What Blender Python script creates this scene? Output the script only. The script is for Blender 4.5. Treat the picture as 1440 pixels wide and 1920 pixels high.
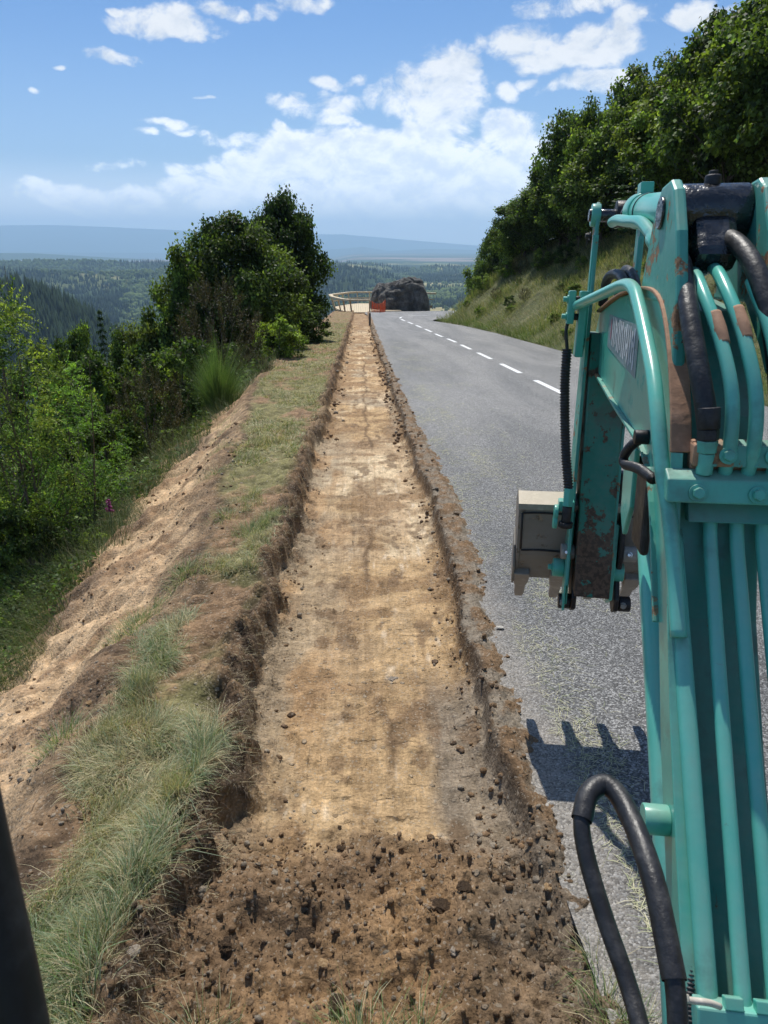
import bpy, bmesh, math, random
import numpy as np
from mathutils import Vector, Matrix, Euler

# ------------------------------------------------------------------ set-up
for o in list(bpy.data.objects):
    bpy.data.objects.remove(o)
SC = bpy.context.scene
COL = SC.collection
R = math.radians
SLOPE = R(3.5)                       # the road falls away from the camera
CAM_H = 1.75
PITCH, YAW = R(19.78), R(1.73)
CAM = Vector((0, CAM_H*math.sin(SLOPE), CAM_H*math.cos(SLOPE)))

cam_data = bpy.data.cameras.new("camera")
cam = bpy.data.objects.new("camera", cam_data); COL.objects.link(cam)
cam.location = CAM
cam.rotation_euler = (R(90)-PITCH, 0, -YAW)
cam_data.sensor_fit = 'VERTICAL'; cam_data.sensor_height = 36; cam_data.sensor_width = 27
cam_data.lens = 26.0
cam_data.clip_start = 0.05; cam_data.clip_end = 60000
cam_data.dof.use_dof = True; cam_data.dof.focus_distance = 5.0; cam_data.dof.aperture_fstop = 13.0
SC.camera = cam

SUN = Vector((-.06, .515, .970)).normalized()
sun_el = math.asin(SUN.z); sun_az = math.atan2(SUN.x, SUN.y)

SC.render.engine = 'CYCLES'
SC.view_settings.view_transform = 'Standard'; SC.view_settings.look = 'None'
SC.view_settings.exposure = 0.12; SC.view_settings.gamma = 1
SC.view_settings.use_curve_mapping = False
SC.cycles.use_denoising = True
SC.cycles.max_bounces = 6; SC.cycles.diffuse_bounces = 3; SC.cycles.glossy_bounces = 2
SC.cycles.transmission_bounces = 4; SC.cycles.transparent_max_bounces = 4; SC.cycles.volume_bounces = 1
SC.cycles.caustics_reflective = False; SC.cycles.caustics_refractive = False
SC.cycles.sample_clamp_indirect = 4.0

sl = bpy.data.lights.new("sun", 'SUN'); sl.energy = 4.6; sl.angle = R(0.53); sl.color = (1.0, .955, .88)
so = bpy.data.objects.new("sun", sl); COL.objects.link(so)
so.rotation_euler = SUN.to_track_quat('Z', 'Y').to_euler()

# ------------------------------------------------------------------ node helper
class N:
    """small builder: n = N(tree); n.math('ADD', a, b) ..."""
    def __init__(s, tree): s.t = tree
    def new(s, typ, **kw):
        n = s.t.nodes.new(typ)
        for k, v in kw.items(): setattr(n, k, v)
        return n
    def put(s, sock, v):
        if v is None: return
        if isinstance(v, bpy.types.NodeSocket): s.t.links.new(v, sock)
        elif hasattr(sock.default_value, '__len__'):
            v = tuple(v)
            sock.default_value = v if len(v) == len(sock.default_value) else v+(1,)
        else: sock.default_value = v
    def math(s, op, a, b=None, c=None, clamp=False):
        n = s.new('ShaderNodeMath', operation=op, use_clamp=clamp)
        s.put(n.inputs[0], a); s.put(n.inputs[1], b); s.put(n.inputs[2], c)
        return n.outputs[0]
    def mix(s, f, a, b, blend='MIX'):
        n = s.new('ShaderNodeMix', data_type='RGBA', blend_type=blend)
        s.put(n.inputs[0], f); s.put(n.inputs[6], a); s.put(n.inputs[7], b)
        return n.outputs[2]
    def noise(s, vec, scale, detail=4, rough=.55, out=0, dist=0):
        n = s.new('ShaderNodeTexNoise'); s.put(n.inputs['Vector'], vec)
        n.inputs['Scale'].default_value = scale; n.inputs['Detail'].default_value = detail
        n.inputs['Roughness'].default_value = rough; n.inputs['Distortion'].default_value = dist
        return n.outputs[out]
    def voro(s, vec, scale, feat='F1', out=0):
        n = s.new('ShaderNodeTexVoronoi', feature=feat); s.put(n.inputs['Vector'], vec)
        n.inputs['Scale'].default_value = scale
        return n.outputs[out]
    def ramp(s, f, stops):
        n = s.new('ShaderNodeValToRGB'); s.put(n.inputs[0], f)
        e = n.color_ramp.elements
        while len(e) < len(stops): e.new(.5)
        for i, (p, c) in enumerate(stops):
            e[i].position = p; e[i].color = (c[0], c[1], c[2], 1) if hasattr(c, '__len__') else (c, c, c, 1)
        return n.outputs[0]
    def mapr(s, v, a, b, c=0, d=1, smooth=True):
        n = s.new('ShaderNodeMapRange'); n.interpolation_type = 'SMOOTHSTEP' if smooth else 'LINEAR'
        s.put(n.inputs[0], v)
        for i, q in enumerate((a, b, c, d)): s.put(n.inputs[i+1], q)
        return n.outputs[0]
    def vmath(s, op, a, b=None, sc=None, out=0):
        n = s.new('ShaderNodeVectorMath', operation=op)
        s.put(n.inputs[0], a); s.put(n.inputs[1], b)
        if sc is not None: s.put(n.inputs[3], sc)
        return n.outputs[out]
    def comb(s, x, y, z):
        n = s.new('ShaderNodeCombineXYZ'); s.put(n.inputs[0], x); s.put(n.inputs[1], y); s.put(n.inputs[2], z)
        return n.outputs[0]
    def sep(s, v):
        n = s.new('ShaderNodeSeparateXYZ'); s.put(n.inputs[0], v); return n.outputs
    def bump(s, h, strength=.5, dist=.01):
        n = s.new('ShaderNodeBump'); n.inputs['Strength'].default_value = strength
        n.inputs['Distance'].default_value = dist; s.put(n.inputs['Height'], h); return n.outputs[0]

def newmat(name):
    m = bpy.data.materials.new(name); m.use_nodes = True
    t = m.node_tree; b = t.nodes['Principled BSDF']
    return m, N(t), b

# ------------------------------------------------------------------ world: Nishita sky and clouds by direction
def azel(px, py):
    """direction of a photo pixel as azimuth / elevation (degrees)"""
    d = pixray(px, py); return math.degrees(math.atan2(d.x, d.y)), math.degrees(math.asin(d.z))
def pixray(px, py):
    v = Vector(((px-720)/1387., (960-py)/1387., -1))
    v.rotate(Euler((R(90)-PITCH, 0, -YAW))); return v.normalized()

CLOUDS = [  # centre x, y, radii, weight (photo pixels; turned into directions)
 (318,40,80,34,1),(300,18,60,16,.8),(415,14,60,14,.9),(552,14,55,22,1),(228,14,16,7,.9),(230,112,60,16,.8),(75,156,16,6,.7),(118,122,14,5,.6),
 (990,72,85,34,1),(1110,85,95,40,1.1),(1050,95,120,36,1),(1085,6,110,22,.85),(1190,42,50,20,.8),(1300,36,60,22,.9),
 (835,125,60,48,1.1),(800,175,85,55,1.1),(820,225,70,45,1.1),(750,175,45,35,.8),
 (612,152,40,15,.9),(672,148,30,12,.9),(530,192,50,20,.95),(632,196,50,24,1),(560,212,40,14,.8),(515,244,18,12,.85),(640,228,40,14,.8),
 (958,164,30,18,.95),(1002,148,26,14,.8),(1110,155,85,20,.9),(905,145,22,14,.6),
 (310,237,55,8,.8),(262,254,30,6,.65),(435,264,50,13,.85),(375,250,50,6,.5),(385,188,16,4,.6),(210,305,60,8,.65),(115,346,60,14,.8),(220,362,70,22,.9),(150,360,60,20,.85),(300,372,70,18,.8),
 (560,290,90,40,1.5),(500,318,110,40,1.4),(640,300,90,50,1.5),(720,285,90,45,1.5),(800,270,70,50,1.6),(760,320,140,60,1.6),(850,330,120,70,1.5),(940,250,60,44,1.3),(980,290,80,70,1.2),
 (400,350,110,26,1.1),(470,370,150,30,1.1),(650,380,220,50,1.3),(820,390,180,44,1.3),(930,350,120,60,1.2),(345,315,50,14,.8),(1100,300,80,60,.9),(200,370,140,28,1.0),(90,352,40,14,.8),
]
world = bpy.data.worlds.new("World"); SC.world = world; world.use_nodes = True
wt = world.node_tree; wt.nodes.clear(); n = N(wt)
sky = n.new('ShaderNodeTexSky'); sky.sky_type = 'NISHITA'; sky.sun_disc = False
sky.sun_elevation = sun_el; sky.sun_rotation = sun_az; sky.altitude = 1200; sky.air_density = 1.0; sky.dust_density = .6; sky.ozone_density = 1.6
tc = n.new('ShaderNodeTexCoord').outputs['Generated']
dx, dy, dz = n.sep(tc)
az = n.math('MULTIPLY', n.math('ARCTAN2', dx, dy), 57.2958)
el = n.math('MULTIPLY', n.math('ARCSINE', dz), 57.2958)
field = None
wob = n.noise(n.comb(az, el, 0), .16, 3, .6, out=1)
wv = n.vmath('SCALE', n.vmath('SUBTRACT', wob, (.5, .5, .5)), sc=6.0)
azel_v = n.vmath('ADD', n.comb(az, el, 0), n.vmath('MULTIPLY', wv, (1, .45, 0)))
for cx, cy, rx, ry, w in CLOUDS:
    a, e = azel(cx, cy); a1, _ = azel(cx+rx, cy); _, e1 = azel(cx, cy-ry)
    ra, re = abs(a1-a)*1.25, abs(e1-e)*1.25
    v = n.vmath('MULTIPLY', n.vmath('SUBTRACT', azel_v, (a, e, 0)), (1/ra, 1/re, 0))
    ln = n.vmath('DOT_PRODUCT', v, v, out=1)
    b = n.math('MULTIPLY', n.math('SUBTRACT', 1.0, ln), w)
    field = b if field is None else n.math('SMOOTH_MAX', field, b, .35)
field = n.math('MAXIMUM', field, -.6)
# the rest of the sky carries clouds of the same kind, outside the stretch of sky that was placed by hand
far = n.noise(n.comb(az, n.math('MULTIPLY', el, 2.0), 5.0), .045, 3, .5)
out_m = n.math('MAXIMUM', n.mapr(n.math('ABSOLUTE', az), 34, 60), n.mapr(el, 22, 40))
fieldo = n.math('SUBTRACT', n.math('MULTIPLY', n.math('SUBTRACT', far, .5), 5.0), .15)
field = n.math('ADD', n.math('MULTIPLY', field, n.math('SUBTRACT', 1.0, out_m)), n.math('MULTIPLY', fieldo, out_m))
nv = n.comb(az, n.math('MULTIPLY', el, 1.5), 0)
n1 = n.noise(nv, .33, 8, .62, dist=.3)
n2 = n.noise(nv, 1.1, 5, .6)
dens = n.math('ADD', field, n.math('MULTIPLY', n.math('SUBTRACT', n1, .5), 3.4))
dens = n.math('ADD', dens, n.math('MULTIPLY', n.math('SUBTRACT', n2, .5), .9))
alpha = n.mapr(dens, .05, 1.0)
core = n.mapr(dens, .5, 1.7)
# self-shading: density sampled a little towards the sun (up) gives grey undersides
n1b = n.noise(n.vmath('ADD', nv, (.0, 1.1, 0)), .33, 6, .6, dist=.3)
shade = n.mapr(n.math('ADD', n.math('MULTIPLY', n.math('SUBTRACT', n1b, n1), 2.2), n.math('MULTIPLY', core, .25)), -.15, .55)
boost = n.mapr(el, 1, 13, 1.75, 1.0)
ccol = n.vmath('SCALE', n.mix(shade, (9.6, 9.6, 9.6, 1), (6.6, 7.1, 7.9, 1)), sc=boost)
haze_e = n.mapr(el, -2, 9, 1, 0)
alpha = n.math('MULTIPLY', alpha, n.math('SUBTRACT', .96, n.math('MULTIPLY', haze_e, .10)))
alpha = n.math('MULTIPLY', alpha, n.mapr(el, -.5, 3.0))
veil = n.mapr(el, -1, 16, .55, 0)
skyc = n.mix(1.0, sky.outputs[0], (.53, .78, 1.05, 1), 'MULTIPLY')
skyc = n.mix(veil, skyc, (5.6, 7.0, 8.6, 1))
skyc = n.mix(n.mapr(el, 6, .5), skyc, (14.5, 14.8, 15.5, 1))
allc = n.mix(alpha, skyc, ccol)
bg = n.new('ShaderNodeBackground'); n.put(bg.inputs[0], allc); bg.inputs[1].default_value = .1
wo = n.new('ShaderNodeOutputWorld'); wt.links.new(bg.outputs[0], wo.inputs[0])
world.cycles.sampling_method = 'MANUAL'; world.cycles.sample_map_resolution = 512

# ------------------------------------------------------------------ numpy noise
def _h(ix, iy, seed):
    h = (ix.astype(np.int64)*374761393 + iy.astype(np.int64)*668265263 + seed*982451653) & 0xffffffff
    h = ((h ^ (h >> 13))*1274126177) & 0xffffffff
    h = h ^ (h >> 16)
    return (h & 0xffff)/65535.0
def vn(x, y, seed=0):
    ix = np.floor(x); iy = np.floor(y); fx = x-ix; fy = y-iy
    fx = fx*fx*(3-2*fx); fy = fy*fy*(3-2*fy)
    a = _h(ix, iy, seed); b = _h(ix+1, iy, seed); c = _h(ix, iy+1, seed); d = _h(ix+1, iy+1, seed)
    return (a*(1-fx)+b*fx)*(1-fy)+(c*(1-fx)+d*fx)*fy
def fbm(x, y, oct=4, seed=0, gain=.5):
    s = 0; a = 1; t = 0
    for i in range(oct):
        s = s+a*(vn(x*2**i+17.3*i, y*2**i-9.1*i, seed+i)-.5); t += a; a *= gain
    return s/t*3.0                                # about -1..1
def ridged(x, y, oct=4, seed=0):
    s = 0; a = 1; t = 0
    for i in range(oct):
        s = s+a*(1-np.abs(vn(x*2**i, y*2**i, seed+i)*2-1)); t += a; a *= .5
    return s/t
def cells(x, y, seed=0):
    """distance to the nearest jittered cell point, and that cell's random value"""
    ix = np.floor(x); iy = np.floor(y); best = np.full(x.shape, 9.0); val = np.zeros(x.shape)
    for a in (-1, 0, 1):
        for b in (-1, 0, 1):
            px = ix+a+_h(ix+a, iy+b, seed)*.9+.05; py = iy+b+_h(ix+a, iy+b, seed+7)*.9+.05
            d = np.hypot(px-x, py-y); m = d < best
            best = np.where(m, d, best); val = np.where(m, _h(ix+a, iy+b, seed+13), val)
    return best, val
def sstep(a, b, x):
    t = np.clip((x-a)/(b-a), 0, 1); return t*t*(3-2*t)
def lerp(a, b, t): return a+(b-a)*t

# ------------------------------------------------------------------ object helpers
def tag(o, label=None, cat=None, group=None, kind=None):
    if label: o['label'] = label
    if cat: o['category'] = cat
    if group: o['group'] = group
    if kind: o['kind'] = kind
    return o
def link(name, me, mat=None, parent=None, loc=None):
    o = bpy.data.objects.new(name, me); COL.objects.link(o)
    if mat and not me.materials: me.materials.append(mat)
    if parent: o.parent = parent
    if loc is not None: o.location = loc
    return o
def empty(name, loc=(0, 0, 0)):
    o = bpy.data.objects.new(name, None); COL.objects.link(o); o.location = loc; o.empty_display_size = .2
    return o
def npmesh(name, V, Fq, col=None, smooth=False):
    """V (n,3); Fq (m,4) or (m,3) indices; col (n,3) point colours"""
    me = bpy.data.meshes.new(name); k = Fq.shape[1]
    me.vertices.add(len(V)); me.vertices.foreach_set('co', np.ascontiguousarray(V, dtype=np.float32).ravel())
    me.loops.add(Fq.size); me.loops.foreach_set('vertex_index', np.ascontiguousarray(Fq, dtype=np.int32).ravel())
    me.polygons.add(len(Fq)); me.polygons.foreach_set('loop_start', np.arange(0, Fq.size, k, dtype=np.int32))
    me.polygons.foreach_set('loop_total', np.full(len(Fq), k, dtype=np.int32))
    if smooth: me.polygons.foreach_set('use_smooth', np.ones(len(Fq), dtype=bool))
    me.update(calc_edges=True)
    if col is not None:
        a = me.color_attributes.new('Col', 'FLOAT_COLOR', 'POINT')
        c = np.ones((len(V), 4), dtype=np.float32); c[:, :3] = col; a.data.foreach_set('color', c.ravel())
    return me
def grid_mesh(name, X, Y, Z, col=None, smooth=True):
    r, c = X.shape; idx = np.arange(r*c).reshape(r, c)
    F = np.stack([idx[:-1, :-1], idx[:-1, 1:], idx[1:, 1:], idx[1:, :-1]], -1).reshape(-1, 4)
    return npmesh(name, np.stack([X, Y, Z], -1).reshape(-1, 3), F, None if col is None else col.reshape(-1, 3), smooth)
def join(parts):
    """[(V,F,col)] -> one"""
    V = []; F = []; C = []; o = 0
    for v, f, c in parts:
        V.append(v); F.append(f+o); C.append(c); o += len(v)
    return np.concatenate(V), np.concatenate(F), np.concatenate(C)

# ------------------------------------------------------------------ the lie of the land
def rz(y):
    """road level along y"""
    return np.where(y < 35, -.0612*y, -.0612*35-.0482*(y-35))
LEFT_E = np.array([[.80, -5], [.80, 45], [.7, 55], [.5, 60], [.3, 64], [.2, 67]])
RIGHT_E = np.array([[6.7, -5], [6.6, 22], [6.55, 36], [5.9, 43], [5.1, 47.5], [4.7, 49.5]])
def right_edge(y): return np.interp(y, RIGHT_E[:, 1], RIGHT_E[:, 0])
def verge_edge(y): return np.interp(y, [0, 1.5, 1.8, 2.2, 2.5, 3.0, 3.5, 3.95, 5.4, 7.6, 12.4, 17.7, 27, 40, 60], [-.86, -.92, -1.0, -.93, -1.0, -1.0, -1.14, -.93, -1.04, -1.36, -1.78, -2.2, -2.25, -2.2, -2.2])
def road_edge(y): return np.interp(y, [0, 1.6, 2.6, 3.3, 3.9, 4.7, 6, 8, 11, 18, 40, 49, 53], [.66, .645, .625, .66, .69, .75, .81, .79, .75, .72, .74, .74, .72])
def veg_edge(y): return np.interp(y, [0, 3, 5, 8, 10, 13, 16, 22, 35], [-2.9, -2.8, -2.7, -2.75, -2.9, -2.8, -2.6, -2.6, -2.6])
def left_slope(X, y):
    d = np.maximum(verge_edge(y)-X, 0)
    return -(d*.58*sstep(0, .5, d)+.0*d)
def bank(X, y):
    """cut bank to the right of the road"""
    yy = np.minimum(y, 49.5); d = X-right_edge(yy)
    d = np.where(y > 49.5, (X-4.9)-.0-(y-49.5)*1.5, d)
    d2 = np.where(y > 49.5, d, d)
    h = np.where(d2 > 0, .80*np.maximum(d2-.5, 0)+.08*sstep(0, .5, d2), 0)
    h = np.where(h > 4.2, 4.2+(h-4.2)*.7, h)
    return h
def land_z(X, y):
    X = np.asarray(X, float); y = np.asarray(y, float)
    z = rz(y)+left_slope(X, y)
    z = z+bank(X, y)
    # beyond the outside of the bend the ground drops to the valley
    e = np.interp(X, [-60, -4, 0, 10, 22, 60], [60, 63, 67.5, 70.5, 72, 76])
    z = z-np.maximum(y-e, 0)*.75
    return z

def soil_material():
    m, n, b = newmat('soil')
    col = n.new('ShaderNodeAttribute', attribute_name='Col').outputs['Color']
    tc = n.new('ShaderNodeNewGeometry').outputs['Position']
    g1 = n.noise(tc, 90, 5, .7); g2 = n.noise(tc, 14, 6, .65); g3 = n.voro(tc, 55)
    grain = n.math('ADD', n.math('MULTIPLY', g1, .9), n.math('MULTIPLY', g2, .7))
    f = n.mapr(grain, .45, 1.15, .45, 1.6, False)
    c = n.mix(1.0, col, n.comb(f, f, f), 'MULTIPLY')
    st = n.noise(n.vmath('MULTIPLY', tc, (70, 6, 30)), 1.0, 6, .75); st2 = n.noise(n.vmath('MULTIPLY', tc, (7, 34, 30)), 1.0, 5, .75); pb = n.voro(tc, 26, out=1); pd = n.voro(tc, 26)
    fs = n.mapr(n.math('ADD', st, n.math('MULTIPLY', st2, .8)), .62, 1.2, .70, 1.32, False)
    c = n.mix(1.0, c, n.comb(fs, fs, fs), 'MULTIPLY')
    crk = n.noise(n.vmath('MULTIPLY', tc, (5, 30, 12)), 1.0, 7, .82, dist=.8); crv = n.noise(n.vmath('MULTIPLY', tc, (26, 3.2, 12)), 1.0, 6, .8, dist=.5)
    ck = n.math('MAXIMUM', n.mapr(crk, .61, .66), n.mapr(crv, .64, .69))
    c = n.mix(n.math('MULTIPLY', ck, .5), c, n.mix(1.0, c, (.38, .34, .30, 1), 'MULTIPLY'))
    peb = n.math('MULTIPLY', n.mapr(n.sep(pb)[0], .86, .9), n.mapr(pd, .34, .22))
    c = n.mix(n.math('MULTIPLY', peb, .55), c, n.mix(n.sep(pb)[1], (.10, .07, .045, 1), (.46, .40, .31, 1)))
    v2 = n.voro(tc, 130, out=1)
    c = n.mix(n.math('MULTIPLY', n.mapr(n.sep(v2)[0], .9, .97), .5), c, (.42, .36, .28, 1))
    n.put(b.inputs['Base Color'], c); b.inputs['Roughness'].default_value = .95
    b.inputs['Specular IOR Level'].default_value = .15
    h = n.math('ADD', n.math('MULTIPLY', g1, .35), n.math('ADD', g2, n.math('MULTIPLY', g3, -.35)))
    h = n.math('SUBTRACT', h, n.math('MULTIPLY', ck, .6))
    h = n.math('ADD', h, n.math('ADD', n.math('MULTIPLY', peb, .5), n.math('MULTIPLY', st, .5)))
    n.put(b.inputs['Normal'], n.bump(h, .9, .02))
    return m
M_SOIL = soil_material()

# colours (linear albedo)
CLAY = np.array([.39, .29, .19]); ORANGE = np.array([.37, .26, .15]); PALE = np.array([.53, .43, .30]); GREY = np.array([.27, .225, .17])
LOOSE = np.array([.195, .126, .072]); HUMUS = np.array([.085, .058, .038]); GRAV = np.array([.27, .225, .17]); SAND = np.array([.40, .28, .165])
TURF = np.array([.17, .16, .07])

def trench_l(y): return np.interp(y, [0, 1.5, 2, 2.6, 3.3, 4.1, 5.2, 7.1, 10, 18, 40], [-.56, -.52, -.48, -.46, -.55, -.50, -.53, -.56, -.51, -.55, -.58])+.075*fbm(y*1.3, y*0+3, 4, 5)*np.minimum(1, y/5)+.02*fbm(y*6, y*0, 2, 6)
def trench_r(y): return np.interp(y, [0, 1.6, 2.1, 2.5, 3.3, 4, 6, 12, 19, 40], [.57, .56, .53, .50, .52, .55, .59, .59, .55, .52])+.035*fbm(y*.9, y*0+8, 3, 15)*np.minimum(1, y/4)+.014*fbm(y*7, y*0, 2, 16)
def near_ground(X, y):
    """height above road level, and colour, of the dug strip, verge and scraped slope"""
    TL = trench_l(y); TR = trench_r(y)
    e = verge_edge(y)+.10*fbm(X*0+y*1.2, y*0, 3, 31)
    lump = fbm(X*14, y*14, 5, 40); big = fbm(X*3.2, y*3.2, 4, 41); fine = fbm(X*45, y*45, 3, 42)
    c1, v1 = cells(X*9, y*9, 50); c2, v2 = cells(X*22, y*22, 51)
    clod = np.where(v1 > .62, np.maximum(0, .45-c1)*.07*v1, 0)+np.where(v2 > .5, np.maximum(0, .5-c2)*.035, 0)
    # floor
    loose = 1-sstep(1.92, 2.34, y+.13*fbm(X*3, y*3, 4, 60)+.05*fbm(X*16, y*16, 2, 59))                 # loose heap at the camera end
    depth = lerp(.135, .10, sstep(3, 16, y))
    floor = -depth+.010*big+.006*fbm(X*2, y*30, 3, 61)*sstep(2, 5, y)+.005*lump
    stripes = fbm(X*22, y*.35, 3, 62); cross = fbm(X*1.6, y*5.5, 4, 63)
    floor = floor+.007*stripes*(1-sstep(4, 9, y))+.004*fine
    edge_l = 1-sstep(0, .13, X-TL+.05*big); edge_r = 1-sstep(0, .12, TR-X+.05*big)
    crumbs = np.maximum(edge_l, edge_r)
    floor = floor+crumbs*(.03+.02*lump+clod*.8)+np.where(v2 > .86, np.maximum(0, .4-c2)*.05, 0)
    patch = np.maximum(sstep(.10, .5, cross+.35*big)*.8, sstep(.12, .45, fbm(X*2.4, y*1.5, 4, 64)+.12*sstep(.1, -.4, X))*.8)
    floor = floor+patch*.008*lump
    heap = -.055+.05*big+.03*lump+clod*.35+.018*fine+.028*np.maximum(0, fbm(X*6, y*6, 4, 70))
    floor = lerp(floor, heap, loose)
    # verge
    w = sstep(0, .07, TL-X-.05*lump-.05*big)                                        # cut wall, rough
    vb = .05+.03*big+.015*lump+.03*np.exp(-((X-TL+.12)/.12)**2)
    lowl = sstep(2.6, 1.3, y)
    vb = vb-.02*lowl
    z = lerp(floor, vb, w)
    rimz = sstep(0.0, .35, TL-X)
    z = z+w*(1-rimz)*(.06*lump+.07*np.maximum(0, fbm(X*6, y*6, 3, 44)+.1)+clod*.9)
    # right rim: thin broken margin against the road
    wr = sstep(0, .035, X-TR-.010*lump)
    rim = .028+.020*lump+clod*.5+.012*fine
    z = lerp(z, lerp(rim, heap+.03, loose*.6), wr)
    out = X-(road_edge(y)+.0+.028*fbm(y*2.2, X*0, 4, 71)+.03*sstep(6, 16, y)*fbm(y*.9, X*0, 3, 72))
    z = np.where(out > -.02, z-np.maximum(out+.02, 0)*.55, z)
    # slope to the left
    d = np.maximum(e-X, 0); k = sstep(0, .5, d)
    scr = fbm(X*.8+y*.55, y*3.2-X*1.1, 4, 80)
    z = z+k*(.05*scr+.05*big+.014*lump+clod*.5*sstep(.1, .5, fbm(X*1.3, y*1.3, 2, 81)+.2))
    z = z+left_slope(X, y)
    z = z+.10*sstep(.3, .0, d)*sstep(0, .12, d)*fbm(X*3, y*2, 3, 82)*.5
    # colour ---------------------------------------------------------------
    t = sstep(-.3, .35, fbm(X*.9, y*.45, 3, 90)+.25*big)
    c = lerp(CLAY[None], ORANGE[None], t[..., None])
    pl = sstep(.12, .5, fbm(X*1.7+9, y*1.1, 4, 91)+.3*stripes)
    c = lerp(c, PALE, (pl*.75*sstep(2.0, 3.2, y))[..., None])
    gy = sstep(.15, .45, fbm(X*1.5, y*.5, 3, 92))*.75
    c = lerp(c, GREY, gy[..., None])
    ch = sstep(.6, 1.1, fbm(X*26, y*5, 3, 93)+.35*pl)                        # chalky scrapes
    c = lerp(c, np.array([.72, .66, .58]), (ch*.32*(1-sstep(6, 11, y)))[..., None])
    c = lerp(c, LOOSE, (patch*.9)[..., None])
    dk = np.maximum(crumbs*sstep(-.5, .2, lump+.3*big)*.9, sstep(.3, .6, -stripes)*(1-sstep(6, 12, y))*.3)
    c = lerp(c, LOOSE*.75, dk[..., None])
    mott = sstep(-.1, .35, fbm(X*3.5, y*1.1, 4, 103)+.25*big)*sstep(9, 20, y)*.85
    c = lerp(c, LOOSE*1.15, mott[..., None]); floor = floor+mott*.02*lump
    left_b = sstep(.1, -.45, X+.25*fbm(X*1.5, y*.9, 3, 104))*(1-sstep(9, 12, y))*.62                # browner, greyer left side of the floor
    c = lerp(c, lerp(LOOSE*1.5, GREY, sstep(-.2, .3, fbm(X*4, y*1.2, 3, 105))[..., None]), left_b[..., None])
    c = np.clip(c*np.array([1.24, 1.20, 1.10])*(1+.12*sstep(10, 16, y))[..., None], 0, .85)
    rcorner = sstep(.22, .34, X+.05*big)*(1-sstep(2.9, 3.6, y+.2*big))
    c = lerp(c, GREY*.85, (rcorner*.8)[..., None])
    spk = sstep(.42, .6, fbm(X*9, y*4.5, 4, 106))
    c = lerp(c, LOOSE*.9, (spk*.7)[..., None])
    gap = np.exp(-((X-.07-.07*fbm(y*1.4, X*0, 3, 95))/(.018+.012*vn(y*5, X*0, 94)))**2)*sstep(.15, .6, fbm(y*1.1, X*0, 3, 96)+.15)*sstep(2.3, 2.8, y)   # line between bucket passes
    c = lerp(c, LOOSE*.8, (gap*.8)[..., None]); z = z+gap*.012*(1-w)
    hp = lerp(LOOSE[None], (LOOSE*1.45)[None]*np.array([1.0, .97, .88]), sstep(-.2, .5, fbm(X*2.2, y*2.2, 3, 97))[..., None])
    hp = lerp(hp, LOOSE[None]*.72, sstep(.0, .7, fbm(X*3, y*3, 4, 98))[..., None]*.8)
    gr_r = sstep(.25, .55, X+.1*big)
    hp = lerp(hp, GRAV[None]*.62, gr_r[..., None]*.6)
    c = lerp(c, hp, loose[..., None])
    hum = lerp(HUMUS[None], LOOSE[None], sstep(-.4, .6, lump)[..., None])
    hum = lerp(hum, ORANGE[None]*.7, (sstep(.1, .4, fbm(y*.55, X*0, 3, 99))*sstep(5, 7, y)*sstep(-.4, .3, lump))[..., None]*.8)
    c = lerp(c, hum, w[..., None])
    gd = sstep(.10, .24, TL-X)*(1-sstep(-.05, .12, e-X))                       # turf on top of the verge
    turf_c = lerp(TURF[None]*1.15, LOOSE[None]*1.25, sstep(-.1, .35, fbm(X*2.2, y*1.1, 4, 107)+.2*lump)[..., None]); c = lerp(c, turf_c*(1+.3*lump[..., None]), (gd*.85)[..., None])
    sl = lerp(SAND[None], LOOSE[None]*1.3, sstep(-.1, .6, scr+.3*big)[..., None])
    sl = lerp(sl, ORANGE[None], (.5*sstep(.2, .5, fbm(X*.7, y*.7, 3, 101))*(1-sstep(6, 9, y)))[..., None])
    sl = lerp(sl, HUMUS[None]*1.6, (sstep(.35, .8, fbm(X*1.6, y*1.2, 4, 102))*.75)[..., None])
    sl = lerp(sl, HUMUS[None]*1.2, ((1-sstep(1.9, 2.35, y+.15*big))*.85)[..., None])
    sl = np.clip(sl*1.35, 0, .8)
    c = lerp(c, sl, k[..., None])
    rimc = lerp(GRAV[None]*.95, LOOSE[None]*.95, sstep(-.3, .4, lump+.3*big)[..., None])
    rimc = lerp(rimc, HUMUS[None]*.55, ((1-sstep(.02, .06, X-TR-.02*lump))*.95)[..., None])  # humus of the cut wall, darkened further to paint in its shadow line
    c = lerp(c, lerp(rimc, hp, loose[..., None]*.7), wr[..., None])
    c = np.where((y > 46)[..., None], lerp(c, LOOSE*1.5, .5), c)
    c = c*(1+.20*lump+.14*fine)[..., None]
    return z, np.clip(c, .01, .9)

def build_near_ground():
    ys = [.75]
    while ys[-1] < 68: ys.append(ys[-1]+.0047*ys[-1]+.0035)
    ys = np.array(ys)
    xs = np.concatenate([np.linspace(-6.0, -2.6, 60, endpoint=False), np.linspace(-2.6, -1.1, 110, endpoint=False), np.linspace(-1.1, 1.15, 225)])
    X, Y = np.meshgrid(xs, ys)
    z, c = near_ground(X, Y)
    z = z+rz(Y)-np.where(X < veg_edge(Y)-.6, .10, 0)
    o = link('soil_ground', grid_mesh('soil_ground', X, Y, z, c), M_SOIL)
    tag(o, kind='structure')
build_near_ground()

def ground_z(X, y):
    """surface of the near ground (scalar or array)"""
    X = np.atleast_1d(np.asarray(X, float)); y = np.atleast_1d(np.asarray(y, float))
    z, _ = near_ground(X, y); return z+rz(y)

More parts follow.
